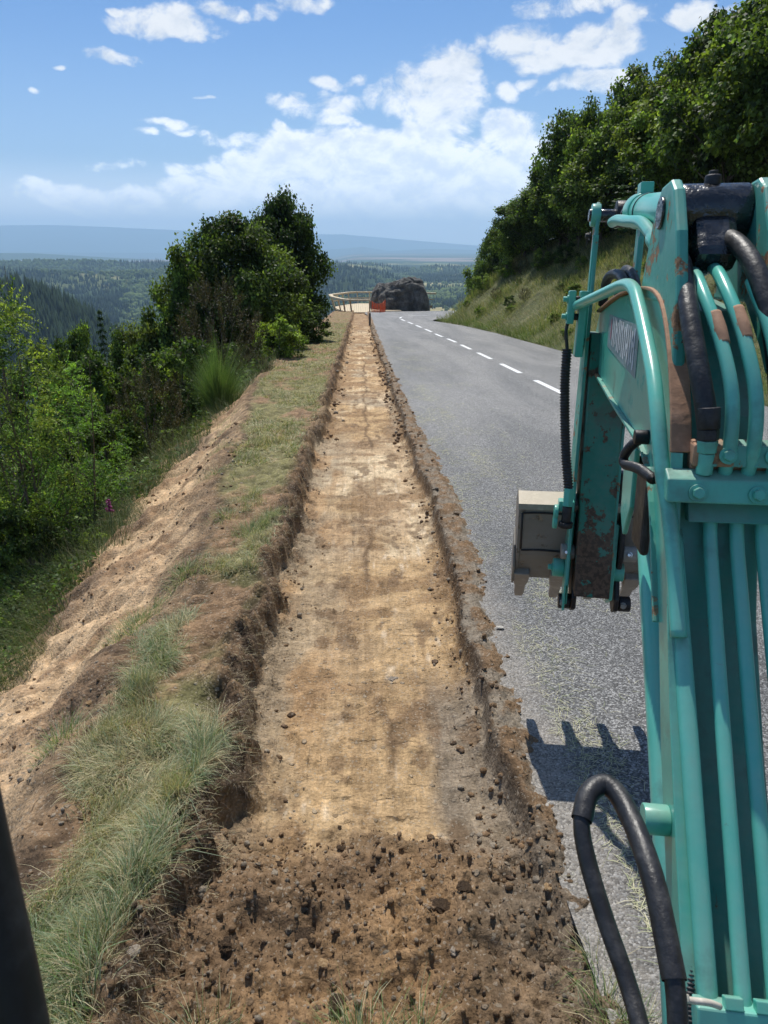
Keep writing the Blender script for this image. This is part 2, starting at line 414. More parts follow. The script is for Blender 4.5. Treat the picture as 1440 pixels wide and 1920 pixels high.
# ------------------------------------------------------------------ wider ground: hillside sheet
def veg_ground_material():
    m, n, b = newmat('undergrowth_ground')
    p = n.new('ShaderNodeNewGeometry').outputs['Position']
    a = n.noise(p, 1.3, 6, .7); c = n.ramp(a, [(.3, (.045, .05, .018)), (.5, (.11, .12, .04)), (.7, (.2, .17, .08))])
    n.put(b.inputs['Base Color'], c); b.inputs['Roughness'].default_value = .95
    n.put(b.inputs['Normal'], n.bump(n.noise(p, 9, 5, .7), .8, .1))
    return m
M_UNDER = veg_ground_material()
def build_hillside():
    xs = np.concatenate([np.linspace(-75, -14, 40, endpoint=False), np.linspace(-14, 30, 120, endpoint=False), np.linspace(30, 80, 30)])
    ys = np.concatenate([np.linspace(-25, 100, 200, endpoint=False), np.linspace(100, 130, 12)])
    X, Y = np.meshgrid(xs, ys)
    Z = land_z(X, Y)+.25*fbm(X*.5, Y*.5, 4, 7)*sstep(.5, 3, np.maximum(X-right_edge(np.minimum(Y, 49)), veg_edge(Y)-X))
    # sits below the road and below the finer near sheet
    Z = Z-np.where((X > verge_edge(Y)-3.2) & (X < right_edge(np.minimum(Y, 49.5))+.02) | (Y > 48), .22, 0)
    Z = Z+np.where((Y > 50) & (X > 6), .22, 0)*0
    o = link('hillside', grid_mesh('hillside', X, Y, Z), M_UNDER); tag(o, kind='structure')
build_hillside()

# ------------------------------------------------------------------ road
def asphalt_material():
    m, n, b = newmat('asphalt')
    p = n.new('ShaderNodeNewGeometry').outputs['Position']
    v = n.voro(p, 140, out=1); vd = n.voro(p, 140); s = n.sep(v)
    chips = n.ramp(s[0], [(.0, (.065, .064, .062)), (.45, (.15, .148, .142)), (.75, (.26, .258, .25)), (1, (.5, .49, .47))])
    wear = n.noise(n.vmath('MULTIPLY', p, (1.0, .18, 1)), 1.1, 5, .6)
    lane = n.noise(n.vmath('MULTIPLY', p, (1.2, .02, 1)), 1.0, 2, .5)
    wide = n.mix(n.mapr(n.math('ADD', wear, n.math('MULTIPLY', lane, .6)), .6, 1.0), (.84, .86, .88, 1), (1.2, 1.2, 1.2, 1))
    c = n.mix(1.0, chips, wide, 'MULTIPLY')
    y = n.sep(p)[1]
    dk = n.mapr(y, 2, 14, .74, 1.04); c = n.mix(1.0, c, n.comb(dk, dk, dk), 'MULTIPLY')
    # loose pale chippings along the near edge
    x = n.sep(p)[0]
    edge = n.math('MULTIPLY', n.mapr(n.math('ADD', x, n.math('MULTIPLY', n.noise(p, 5, 4, .7), .35)), .86, 1.12, 1, 0), n.mapr(y, 2.2, 6.5, 1, .45))
    c = n.mix(n.math('MULTIPLY', edge, .5), c, n.mix(s[1], (.16, .14, .115, 1), (.58, .52, .44, 1)))
    n.put(b.inputs['Base Color'], c); b.inputs['Roughness'].default_value = .78
    b.inputs['Specular IOR Level'].default_value = .4
    h = n.math('SUBTRACT', n.math('MULTIPLY', s[2], .5), vd)
    n.put(b.inputs['Normal'], n.bump(h, .6, .008))
    return m
M_ASPH = asphalt_material()
def build_road():
    ys = np.concatenate([np.arange(-3, 12, .12), np.arange(12, 49.5, .5)])
    rows = []
    for y in ys:
        a = float(road_edge(y))-.04; b = float(right_edge(y))
        t = np.linspace(0, 1, 30)
        rows.append(np.stack([a+(b-a)*t, np.full(30, y), np.full(30, float(rz(y)))+.015*np.sin(t*math.pi)], -1))
    V = np.array(rows)
    # bend: fan between inner corner and the outer edge
    outer = [(.74, 50), (.72, 53), (.62, 57), (.5, 60), (.35, 63), (.3, 65.5), (.6, 67.6), (2, 68.3), (4, 68.8), (7, 69.5), (12, 70.5), (20, 71), (34, 71)]
    inner = [(4.7, 49.6), (4.75, 50.2), (4.85, 50.9), (5.0, 51.5), (5.3, 52.2), (5.7, 52.9), (6.3, 53.6), (7.0, 54.2), (8, 54.8), (10, 55.6), (14, 57), (21, 58.5), (34, 59.5)]
    rows2 = []
    for (ox, oy), (ix, iy) in zip(outer, inner):
        t = np.linspace(0, 1, 30); yy = oy+(iy-oy)*t
        rows2.append(np.stack([ox+(ix-ox)*t, yy, rz(yy)+.015*np.sin(t*math.pi)], -1))
    V = np.concatenate([V, np.array(rows2)])
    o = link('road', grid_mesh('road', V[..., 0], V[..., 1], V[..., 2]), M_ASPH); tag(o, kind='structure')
    # dashes
    m, n, b = newmat('road_paint')
    p = n.new('ShaderNodeNewGeometry').outputs['Position']
    a = n.noise(p, 30, 5, .7)
    n.put(b.inputs['Base Color'], n.mix(n.mapr(a, .58, .75), (.78, .79, .78, 1), (.3, .3, .3, 1))); b.inputs['Roughness'].default_value = .6
    cl = np.array([(3.72, 5), (3.7, 22), (3.68, 30), (3.45, 38), (3.05, 46), (2.75, 51), (2.72, 53.5), (2.95, 55.6), (3.6, 57.2), (4.6, 58.4), (6.2, 59.3), (8.5, 60), (12, 60.8)])
    d = np.concatenate([[0], np.cumsum(np.hypot(*np.diff(cl, axis=0).T))])
    fx = lambda s: np.array([np.interp(s, d, cl[:, 0]), np.interp(s, d, cl[:, 1])])
    # dash phase from the photograph: dashes begin near y = 14.8, 18.8 ...
    s = .35; k = 0
    while s < d[-1]-2:
        L = 2.45
        tt = np.linspace(s, s+L, 5); L_, R_ = [], []
        for q in tt:
            pnt = fx(q); tg = fx(q+.1)-fx(q-.1); tg /= np.hypot(*tg); nn = np.array([tg[1], -tg[0]])
            for side, lst in ((-1, L_), (1, R_)):
                e = pnt+nn*side*.065; u = np.clip((e[0]-.74)/5.9, 0, 1)
                lst.append((e[0], e[1], float(rz(e[1]))+.015*math.sin(u*math.pi)+.005))
        V = np.array(L_+R_); F = np.array([[i, i+5, i+6, i+1] for i in range(4)])
        link('lane_dash', npmesh('lane_dash', V, F), m, o)
        s += L+1.55
build_road()

# ------------------------------------------------------------------ blades of grass and loose strands
def blade_material(name, trans=.3, rough=.6):
    m, n, b = newmat(name)
    col = n.new('ShaderNodeAttribute', attribute_name='Col').outputs['Color']
    n.put(b.inputs['Base Color'], col); b.inputs['Roughness'].default_value = rough; b.inputs['Specular IOR Level'].default_value = .35
    t = n.new('ShaderNodeBsdfTranslucent'); n.put(t.inputs[0], n.mix(1.0, col, (1.25, 1.3, .7, 1), 'MULTIPLY'))
    mx = n.new('ShaderNodeMixShader'); mx.inputs[0].default_value = trans
    n.t.links.new(b.outputs[0], mx.inputs[1]); n.t.links.new(t.outputs[0], mx.inputs[2])
    n.t.links.new(mx.outputs[0], n.t.nodes['Material Output'].inputs[0])
    return m
M_GRASS = blade_material('grass_blades', .3)
M_STRAW = blade_material('dry_strands', .15)
def blades(P, L, W, lean, az, col, rng, segs=3):
    """ribbons: P base (n,3), L length, W width, lean (0 upright .. 1 flat), az direction"""
    nb = len(P); ks = np.linspace(0, 1, segs+1)
    d = np.stack([np.cos(az), np.sin(az), np.zeros(nb)], -1); s = np.stack([-np.sin(az), np.cos(az), np.zeros(nb)], -1)
    ph = rng.uniform(0, math.pi, nb); s = s*np.cos(ph)[:, None]+d*np.sin(ph)[:, None]*.6
    V = np.zeros((nb, (segs+1)*2, 3)); p = P.copy()
    C = np.zeros((nb, (segs+1)*2, 3))
    for i, k in enumerate(ks):
        if i:
            ang = lean*(.35+1.1*k)*math.pi/2; ang = np.minimum(ang, 1.75)
            p = p+(d*np.sin(ang)[:, None]+np.array([0, 0, 1])*np.cos(ang)[:, None])*(L/segs)[:, None]
        w = W*(1-.85*k)
        V[:, 2*i] = p-s*w[:, None]/2; V[:, 2*i+1] = p+s*w[:, None]/2
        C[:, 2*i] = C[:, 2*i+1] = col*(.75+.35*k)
    base = np.arange(nb)[:, None]*(segs+1)*2
    F = np.concatenate([base+np.array([[2*i, 2*i+1, 2*i+3, 2*i+2]]) for i in range(segs)], 0)
    return V.reshape(-1, 3), F, C.reshape(-1, 3)
def pick(rng, n_, palette, probs, jit=.25):
    pal = np.array(palette); c = pal[rng.choice(len(pal), n_, p=probs)]
    return np.clip(c*(1+rng.uniform(-jit, jit, (n_, 1))), 0, 1)
BLUEG = (.27, .34, .21); GREEN = (.15, .25, .07); STRAW = (.60, .53, .33); DRY = (.42, .35, .20); OLIVE = (.27, .28, .12)

def turf_mask(X, y):
    """0..1: how grassy the verge is"""
    TL = trench_l(y); e = verge_edge(y)+.1*fbm(y*1.2, y*0, 3, 31)
    m = sstep(.12, .20, TL-X)*(1-sstep(-.06, .10, e-X))
    bare = sstep(-.02, .25, fbm(X*1.7, y*1.0, 3, 120)+np.interp(y, [0, 2, 3, 3.6, 5, 7, 10, 20], [-.6, -.25, .05, .18, .18, .10, -.2, -.15]))
    return m*(1-bare)
def build_verge_grass():
    rng = np.random.default_rng(3); out = []
    # near band: long leaning grass, drawn along the verge
    for (y0, y1, nb, L0, L1, W) in ((1.0, 2.1, 22000, .08, .22, .0028), (2.1, 3.6, 19000, .07, .19, .003), (3.6, 7.5, 24000, .06, .16, .004), (7.5, 18, 26000, .05, .13, .009), (18, 50, 16000, .06, .14, .02)):
        n0 = nb*3
        y = np.exp(rng.uniform(math.log(y0), math.log(y1), n0)); e = verge_edge(y)
        X = e-.12+rng.uniform(0, 1, n0)*(trench_l(y)-e+.12)
        keep = rng.uniform(0, 1, n0) < turf_mask(X, y); X = X[keep][:nb]; y = y[keep][:nb]; k = len(X)
        z = ground_z(X, y)
        cl = fbm(X*5, y*5, 3, 130); L = rng.uniform(L0*.5, L1*.72, k)*(1+.5*cl)
        az = 5.0*fbm(X*3.2, y*3.2, 3, 131)+rng.normal(0, .95, k)-1.7
        lean = np.clip(.74+.35*fbm(X*5, y*5, 2, 132)+rng.normal(0, .24, k), .05, 1.15)
        tone = fbm(X*2.1, y*1.4, 3, 133)
        ca = pick(rng, k, [BLUEG, GREEN, OLIVE, STRAW, DRY], [.38, .14, .16, .20, .12])
        cb = pick(rng, k, [BLUEG, STRAW, DRY, OLIVE], [.2, .35, .25, .2])
        cc = pick(rng, k, [STRAW, OLIVE, GREEN, DRY], [.34, .28, .18, .20])
        yy = sstep(4, 8, y)[:, None]
        mixr = (rng.uniform(0, 1, k) < sstep(.0, .35, tone))[:, None]
        c = np.where(rng.uniform(0, 1, (k, 1)) < yy, cc, np.where(mixr, cb, ca))
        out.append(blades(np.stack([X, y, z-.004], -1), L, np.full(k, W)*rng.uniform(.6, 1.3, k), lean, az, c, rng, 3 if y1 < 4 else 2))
    # tufts left on the scraped slope and a few at the near edge of the heap
    tufts = [(-1.35, 4.05, .16, 900), (-1.15, 4.5, .12, 500), (-1.0, 3.35, .10, 300), (-1.28, 2.75, .09, 350), (-1.5, 7.4, .16, 250), (-1.62, 8.6, .2, 250),
             (-.02, 1.36, .09, 420), (.12, 1.38, .05, 160), (-.42, 1.38, .07, 160), (.64, 1.58, .035, 120), (.60, 1.42, .06, 140), (.66, 1.36, .06, 180), (.70, 1.9, .03, 60), (-1.1, 5.7, .12, 300), (-.85, 5.3, .12, 500), (-.72, 5.6, .1, 400), (-2.0, 10.5, .2, 300), (-2.2, 12.2, .25, 300)]
    for tx, ty, r, cnt in tufts:
        q = rng.normal(0, .5, (cnt, 2))*r; X = tx+q[:, 0]; y = ty+q[:, 1]*1.3
        z = ground_z(X, y); az = np.arctan2(q[:, 1], q[:, 0])+rng.normal(0, .5, cnt)
        c = pick(rng, cnt, [GREEN, OLIVE, BLUEG, STRAW], [.35, .25, .2, .2])
        out.append(blades(np.stack([X, y, z-.004], -1), rng.uniform(.05, .13, cnt), np.full(cnt, .003), np.clip(rng.normal(.5, .25, cnt), 0, 1.1), az, c, rng, 2))
    # frayed roots and dead stalks hanging on the cut edge
    k = 7000; y = np.exp(rng.uniform(math.log(1.1), math.log(14), k)); X = trench_l(y)-rng.uniform(.0, .14, k); z = ground_z(X, y)
    c = pick(rng, k, [HUMUS, tuple(HUMUS*1.6), DRY, STRAW], [.4, .25, .22, .13])
    out.append(blades(np.stack([X, y, z], -1), rng.uniform(.02, .07, k), np.full(k, .002), rng.uniform(.5, 1.4, k), rng.normal(0, .9, k), c, rng, 2))
    V, F, C = join(out)
    o = link('grass', npmesh('grass', V, F, C), M_GRASS); tag(o, 'short pale green and straw coloured grass left on the verge beside the dug strip', 'grass', kind='stuff')
build_verge_grass()

def build_clippings():
    rng = np.random.default_rng(5)
    nb = 26000; y = np.exp(rng.uniform(math.log(1.25), math.log(30), nb)); 
    X = .8+np.abs(rng.normal(0, 1, nb))*(.28+.02*y)+rng.uniform(0, .5, nb)*(rng.uniform(0, 1, nb) < .5)
    keep = rng.uniform(0, 1, nb) < np.clip(.35+.9*fbm(X*2.5, y*1.2, 3, 140), .03, 1); X = X[keep]; y = y[keep]; k = len(X)
    z = rz(y)+.015*np.sin(np.clip((X-.74)/5.9, 0, 1)*math.pi)+.004
    s = np.clip(y/5, 1, 3.2)
    L = rng.uniform(.012, .075, k)*np.minimum(s, 1.6); az = rng.uniform(0, 2*math.pi, k)
    c = pick(rng, k, [(.55, .52, .33), (.42, .44, .24), (.62, .58, .40), (.3, .34, .17)], [.4, .25, .2, .15])
    d = np.stack([np.cos(az), np.sin(az)-0*az, -.0612*np.sin(az)], -1)*L[:, None]; nrm = np.stack([-np.sin(az), np.cos(az), np.zeros(k)-.0612*np.cos(az)], -1)*(.0008*s)[:, None]
    bend = nrm*rng.normal(0, 3.5, k)[:, None]
    P = np.stack([X, y, z], -1); up = np.array([0, 0, 1.])*rng.uniform(0, .006, k)[:, None]
    V = np.stack([P-nrm, P+nrm, P+d/2+bend-nrm+up, P+d/2+bend+nrm+up, P+d-nrm*.4, P+d+nrm*.4], 1).reshape(-1, 3)
    b = np.arange(k)[:, None]*6; F = np.concatenate([b+[[0, 1, 3, 2]], b+[[2, 3, 5, 4]]])
    o = link('grass_clippings', npmesh('grass_clippings', V, F, np.repeat(c, 6, 0)), M_STRAW)
    tag(o, 'pale mown grass clippings strewn over the edge of the asphalt', 'clippings', kind='stuff')
build_clippings()

# ------------------------------------------------------------------ stones and clods
def rock_mesh(name, seed, sub=2, amp=.32, flat=.7, freq=1.3):
    bm = bmesh.new(); bmesh.ops.create_icosphere(bm, subdivisions=sub, radius=1)
    rg = random.Random(seed); off = Vector((rg.uniform(-50, 50), rg.uniform(-50, 50), rg.uniform(-50, 50)))
    from mathutils import noise as mn
    for v in bm.verts:
        p = v.co.copy(); k = 1+amp*mn.noise(p*freq+off)+amp*.45*mn.noise(p*freq*2.6+off)+amp*.2*mn.noise(p*freq*6+off)
        v.co = p*k; v.co.z *= flat
    me = bpy.data.meshes.new(name); bm.to_mesh(me); bm.free(); return me
def stone_material(name, a, b_, scale=30, bump=.5):
    m, n, b = newmat(name); p = n.new('ShaderNodeTexCoord').outputs['Object']
    rnd = n.new('ShaderNodeObjectInfo').outputs['Random']
    f = n.noise(n.vmath('ADD', p, n.comb(rnd, rnd, rnd)), scale, 6, .7)
    c = n.mix(n.mapr(f, .35, .65), a+(1,), b_+(1,)); n.put(b.inputs['Base Color'], c); b.inputs['Roughness'].default_value = .92
    b.inputs['Specular IOR Level'].default_value = .2
    n.put(b.inputs['Normal'], n.bump(n.noise(p, scale*1.7, 6, .75), bump, .3)); return m
M_STONE = stone_material('pale_stone', (.24, .19, .14), (.42, .36, .29), 2.2)
M_CLOD = stone_material('dark_clod', (.12, .078, .048), (.26, .17, .10), 3.5, .9)
M_OCHRE = stone_material('ochre_stone', (.28, .17, .08), (.42, .29, .16), 2.4)
def build_stones():
    def px2g(px, py):
        d = pixray(px, py); t = np.geomspace(1.2, 14, 700)
        hit = (CAM.z+d.z*t) <= ground_z(CAM.x+d.x*t, CAM.y+d.y*t)
        return CAM+d*float(t[np.argmax(hit)])
    M = {'pale': M_STONE, 'clod': M_CLOD, 'ochre': M_OCHRE}
    L = [  # px, py, radius m, material, label
     (98, 1380, .022, 'pale', 'small pale stone on the sandy slope, next to the smallest white one'),
     (52, 1396, .015, 'pale', 'small whitish stone near the picture edge on the sandy slope'),
     (270, 1318, .034, 'clod', 'brown rounded stone beside the grass tuft at the top of the slope'),
     (205, 1300, .034, 'clod', 'dark flat stone in the row of three on the sandy slope'),
     (187, 1302, .022, 'clod', 'small dark stone touching the flat one on the sandy slope'),
     (138, 1332, .03, 'clod', 'dark angular stone lying alone on the sandy slope'),
     (168, 1318, .022, 'ochre', 'small ochre stone between dark stones on the sandy slope'),
     (200, 1290, .026, 'clod', 'dark stone above the flat one on the sandy slope'),
     (250, 1785, .024, 'pale', 'white broken stone at the foot of the grass by the loose heap'),
     (606, 1808, .020, 'ochre', 'ochre stone lying alone in the near loose soil'),
     (630, 1880, .036, 'clod', 'fibrous dark clod at the bottom of the loose heap'),
     (1030, 1665, .024, 'ochre', 'orange brown stone on the rim close to the asphalt'),
     (853, 1785, .018, 'pale', 'grey pebble in the dark soil below the trench corner'),
     (735, 1507, .012, 'clod', 'round dark pebble on the pale trench floor'),
     (915, 1560, .016, 'clod', 'black lump at the right corner of the trench floor'),
     (876, 1485, .014, 'ochre', 'tan pebble on the grey patch of the trench floor'),
     (637, 1552, .016, 'clod', 'dark lump where the trench floor ends'),
     (737, 1275, .034, 'pale', 'flat grey stone set in the trench floor'),
     (830, 1700, .045, 'clod', 'large dark clod at the crest of the loose heap'),
     (870, 1665, .040, 'clod', 'crumbly clod nearest the right wall of the trench'),
     (575, 1755, .050, 'clod', 'shaggy clod in the middle of the loose heap'),
     (430, 1770, .045, 'clod', 'shaggy clod at the near end of the left trench wall'),
     (640, 1590, .024, 'clod', 'dark clod just below the end of the trench floor'),
     (520, 1622, .026, 'clod', 'dark clod under the left corner of the trench floor'),
     (855, 965, .05, 'clod', 'dark clod lying on the edge of the asphalt'),
     (905, 1195, .028, 'ochre', 'brown stone on the rim where clippings begin'),
    ]
    for i, (px, py, r, mk, lab) in enumerate(L):
        if mk == 'clod': r *= .7
        p = px2g(px, py); me = rock_mesh('stone', i+3, 4 if r > .03 else 3, .5 if mk == 'clod' else .38, .50, 1.5)
        o = link('clod' if mk == 'clod' and 'clod' in lab else 'stone', me, M[mk]); o.location = (p.x, p.y, p.z+r*.12); r *= .8; o.scale = (r, r*.85, r*.75); o.rotation_euler = (0, 0, i*1.7)
        tag(o, lab, 'clod' if 'clod' in lab else 'stone')
    o = link('stone', rock_mesh('stone', 77, 2, .2, .3, 1.0), stone_material('white_chip', (.6, .56, .48), (.72, .68, .6), 2))
    d = pixray(938, 1178); t = CAM.z/(-(d.z)-.0612*d.y); p = CAM+d*t
    o.location = (p.x, p.y, float(rz(p.y))+.012); o.scale = (.024, .015, .02); tag(o, 'flat white chip of stone on the asphalt near the bucket', 'stone')
    # crumbs nobody could count
    rng = np.random.default_rng(9); base = []
    for s in range(4):
        me = rock_mesh('c', 200+s, 1, .45, .75, 1.4); v = np.array([x.co[:] for x in me.vertices]); f = np.array([list(q.vertices) for q in me.polygons]); base.append((v, f)); bpy.data.meshes.remove(me)
    def scatter(name, n_, fx, label, cat):
        X, y, r, c = fx(n_); z = ground_z(X, y); parts = []
        for i in range(len(X)):
            v, f = base[i % 4]; a = rng.uniform(0, 6.28); ca, sa = math.cos(a), math.sin(a)
            w = v*r[i]*rng.uniform(.7, 1.3, 3); w = np.stack([w[:, 0]*ca-w[:, 1]*sa, w[:, 0]*sa+w[:, 1]*ca, w[:, 2]], -1)+[X[i], y[i], z[i]+r[i]*.3]
            parts.append((w, f, np.repeat(c[i][None], len(v), 0)))
        V, F, C = join(parts); o = link(name, npmesh(name, V, F, C, True), M_SOIL); tag(o, label, cat, kind='stuff')
    def heap(n_):
        X = rng.uniform(-.8, .78, n_); y = rng.uniform(1.25, 2.2, n_); r = .0018+.011*rng.uniform(0, 1, n_)**7
        c = np.where(rng.uniform(0, 1, (n_, 1)) < .75, LOOSE*rng.uniform(.8, 1.25, (n_, 1)), np.where(rng.uniform(0, 1, (n_, 1)) < .6, HUMUS*1.7, GRAV*.8)); return X, y, r, c
    scatter('soil_crumbs', 5200, heap, 'loose brown soil crumbs of the heap in front of the machine', 'crumbs')
    def rim(n_):
        y = np.exp(rng.uniform(math.log(1.8), math.log(45), n_)); side = rng.uniform(0, 1, n_)
        X = np.where(side < .45, trench_r(y)+rng.uniform(-.14, .05, n_), np.where(side < .72, trench_l(y)+rng.uniform(-.04, .18, n_), trench_r(y)+rng.uniform(0, .22, n_)))
        r = (.002+.016*rng.uniform(0, 1, n_)**6)*np.clip(y/5, 1, 3.2); c = np.where(rng.uniform(0, 1, (n_, 1)) < .6, LOOSE*1.25, np.where(rng.uniform(0, 1, (n_, 1)) < .5, HUMUS*1.9, GRAV*1.1)); return X, y, r, c
    scatter('gravel', 3200, rim, 'crumbs of soil and gravel fallen along both edges of the trench', 'gravel')
    def slope(n_):
        y = np.exp(rng.uniform(math.log(1.8), math.log(11), n_)); X = verge_edge(y)-rng.uniform(-.1, 1.9, n_)
        r = (.003+.010*rng.uniform(0, 1, n_)**4)*np.clip(y/4, 1, 2.5); c = np.where(rng.uniform(0, 1, (n_, 1)) < .7, LOOSE, GRAV*1.1); return X, y, r, c
    scatter('slope_crumbs', 1800, slope, 'small lumps rolled down the scraped sandy slope', 'crumbs')
build_stones()

# ------------------------------------------------------------------ distant landscape
def crest(pts):
    a = [azel(*p) for p in pts]; return np.array([q[0] for q in a]), np.array([q[1] for q in a])
RIDGES = [  # distance, front slope, back slope, crest in photo pixels
 (22000, .16, .1, [(-400, 428), (0, 420), (90, 419), (200, 423), (350, 430), (470, 431), (560, 437), (640, 437), (700, 442), (790, 450), (900, 459), (1100, 468), (1700, 470)]),
 (16000, .05, .1, [(-400, 480), (0, 472), (350, 474), (560, 470), (640, 466), (680, 462), (730, 470), (800, 466), (900, 468), (1700, 480)]),
 (9000, .05, .06, [(-400, 470), (0, 474), (60, 474), (110, 477), (200, 482), (330, 488), (560, 492), (900, 505), (1700, 505)]),
 (3600, .14, .2, [(-400, 500), (0, 490), (110, 487), (250, 491), (330, 489), (500, 496), (620, 492), (700, 495), (770, 504), (815, 498), (880, 499), (1000, 500), (1700, 500)]),
 (2500, .16, .3, [(-400, 510), (0, 506), (200, 512), (340, 505), (520, 500), (600, 499), (650, 500), (690, 504), (735, 517), (770, 530), (900, 560), (1700, 560)]),
 (2900, .10, .2, [(-400, 600), (700, 560), (770, 532), (810, 522), (850, 518), (880, 518), (1000, 515), (1700, 515)]),
 (820, .42, .5, [(-400, 470), (-150, 515), (0, 541), (60, 552), (120, 572), (170, 598), (230, 640), (320, 720), (1700, 900)]),
]
RC = [(r, f, b, *crest(p)) for r, f, b, p in RIDGES]
def far_z(az, r):
    """az in degrees"""
    right = sstep(-6, 0, az)
    floor = lerp(-330.0, -116.0, right)
    z = np.maximum(-26-(r-75)*.5, floor)+0*az
    z = np.where(r > 5000, np.maximum(z, -260), z)
    x = r*np.sin(np.radians(az)); y = r*np.cos(np.radians(az))
    for rc, f, b, a, e in RC:
        zc = CAM.z+rc*np.tan(np.radians(np.interp(az, a, e)))
        zr = np.where(r < rc, zc-(rc-r)*f, zc-(r-rc)*b)
        zr = zr-sstep(0, .5*rc, rc-r)*0
        amp = .012*rc*sstep(0.02*rc, .25*rc, np.abs(r-rc))
        zr = zr+amp*fbm(x*9/rc, y*9/rc, 4, int(rc))*(2.6 if rc < 5000 else .35)
        z = np.maximum(z, zr)
    return z
def forest_mask(az, r):
    x = r*np.sin(np.radians(az)); y = r*np.cos(np.radians(az))
    q = fbm(x/260, y/200, 4, 300)
    m = np.where(az < -3.2, 1.0, 0.0)
    zone = np.where(az >= -3.2, np.where((r > 1750) & (r < 2650) & (az < 3.2), 1.0, np.where(r > 2650, np.where(q > -.35, 1.0, .15), np.where(q > .22, .9, .06))), m)
    zone = np.where((az < -3.2) & (q < -.5), .4, zone)
    return zone
def build_far():
    az = np.concatenate([np.linspace(-180, -45, 40, endpoint=False), np.linspace(-45, 45, 620, endpoint=False), np.linspace(45, 180, 41)])
    r = np.geomspace(75, 25000, 250)
    A, Rr = np.meshgrid(az, r); Z = far_z(A, Rr)
    X = Rr*np.sin(np.radians(A)); Y = Rr*np.cos(np.radians(A))
    fm = forest_mask(A, Rr)
    fields = lerp(np.array([.22, .22, .085])[None], np.array([.36, .31, .15])[None], sstep(-.2, .3, fbm(X/170, Y/90, 3, 310))[..., None])
    fields = lerp(fields, np.array([.13, .17, .055]), sstep(.0, .2, fbm(X/120+5, Y/150, 3, 311))[..., None]*.7)
    wood = np.array([.035, .055, .022])*(1+.5*fbm(X/80, Y/80, 3, 312)[..., None])
    c = lerp(fields, wood, sstep(.2, .6, fm)[..., None])
    plat = (Rr > 6000)
    heath = lerp(np.array([.30, .22, .17])[None], np.array([.05, .075, .035])[None], sstep(-.25, .1, fbm(X/900, Y/500, 4, 313)+.25*sstep(-14, -4, A))[..., None])
    c = np.where(plat[..., None], heath, c)
    c = np.where((Rr > 12000)[..., None], np.array([.06, .08, .05]), c)
    m, n, b = newmat('far_land')
    col = n.new('ShaderNodeAttribute', attribute_name='Col').outputs['Color']; p = n.new('ShaderNodeNewGeometry').outputs['Position']
    f = n.mapr(n.noise(p, .02, 6, .7), .3, .7, .7, 1.35, False)
    n.put(b.inputs['Base Color'], n.mix(1.0, col, n.comb(f, f, f), 'MULTIPLY')); b.inputs['Roughness'].default_value = 1; b.inputs['Specular IOR Level'].default_value = .05
    o = link('far_hills', grid_mesh('far_hills', X, Y, Z, c), m); tag(o, kind='structure')
    # woods: small pointed and round crowns
    rng = np.random.default_rng(11)
    def wood_of(n0, r0, r1, a0, a1, h0, h1, seed, pow_=1.0):
        rr = r0*(r1/r0)**(rng.uniform(0, 1, n0)**pow_); a = rng.uniform(a0, a1, n0)
        k = rng.uniform(0, 1, n0) < forest_mask(a, rr); rr = rr[k]; a = a[k]
        x = rr*np.sin(np.radians(a)); y = rr*np.cos(np.radians(a)); z = far_z(a, rr)-1
        nn = len(x); h = rng.uniform(h0, h1, nn); dec = ((fbm(x/140, y/140, 3, 320)+rng.normal(0, .12, nn)) > .08) & (r0 > 900)
        w = np.where(dec, h*.36, h*.17); h = np.where(dec, h*.62, h)
        ang = np.arange(5)/5*2*math.pi; V = np.zeros((nn, 11, 3))
        j = rng.uniform(0, 6, nn)
        for i in range(5):
            V[:, i, 0] = x+w*np.cos(ang[i]+j); V[:, i, 1] = y+w*np.sin(ang[i]+j); V[:, i, 2] = z
            ww = np.where(dec, w*.85, w*.55)
            V[:, 5+i, 0] = x+ww*np.cos(ang[i]+j+.5); V[:, 5+i, 1] = y+ww*np.sin(ang[i]+j+.5); V[:, 5+i, 2] = z+h*np.where(dec, .68, .45)
        V[:, 10] = np.stack([x, y, z+h], -1)
        b = np.arange(nn)[:, None]*11
        F = np.concatenate([b+[[i, (i+1) % 5, 5+i]] for i in range(5)]+[b+[[(i+1) % 5, 5+(i+1) % 5, 5+i]] for i in range(5)]+[b+[[5+i, 5+(i+1) % 5, 10]] for i in range(5)])
        c = np.where(dec[:, None], np.array([.10, .135, .045]), np.array([.024, .040, .02]))*rng.uniform(.6, 1.4, (nn, 1))
        return V.reshape(-1, 3), F, np.repeat(c, 11, 0)
    V, F, C = join([wood_of(9000, 560, 1000, -30, -11, 13, 22, 1), wood_of(30000, 1500, 3700, -30, 11, 11, 19, 2), wood_of(5000, 1150, 1750, -6, 11, 7, 13, 3)])
    m, n, b = newmat('far_crowns'); col = n.new('ShaderNodeAttribute', attribute_name='Col').outputs['Color']
    n.put(b.inputs['Base Color'], col); b.inputs['Roughness'].default_value = 1; b.inputs['Specular IOR Level'].default_value = .05
    o = link('far_forest', npmesh('far_forest', V, F, C), m); tag(o, 'dark conifer and mixed forest covering the hills across the valley', 'forest', kind='stuff')
build_far()

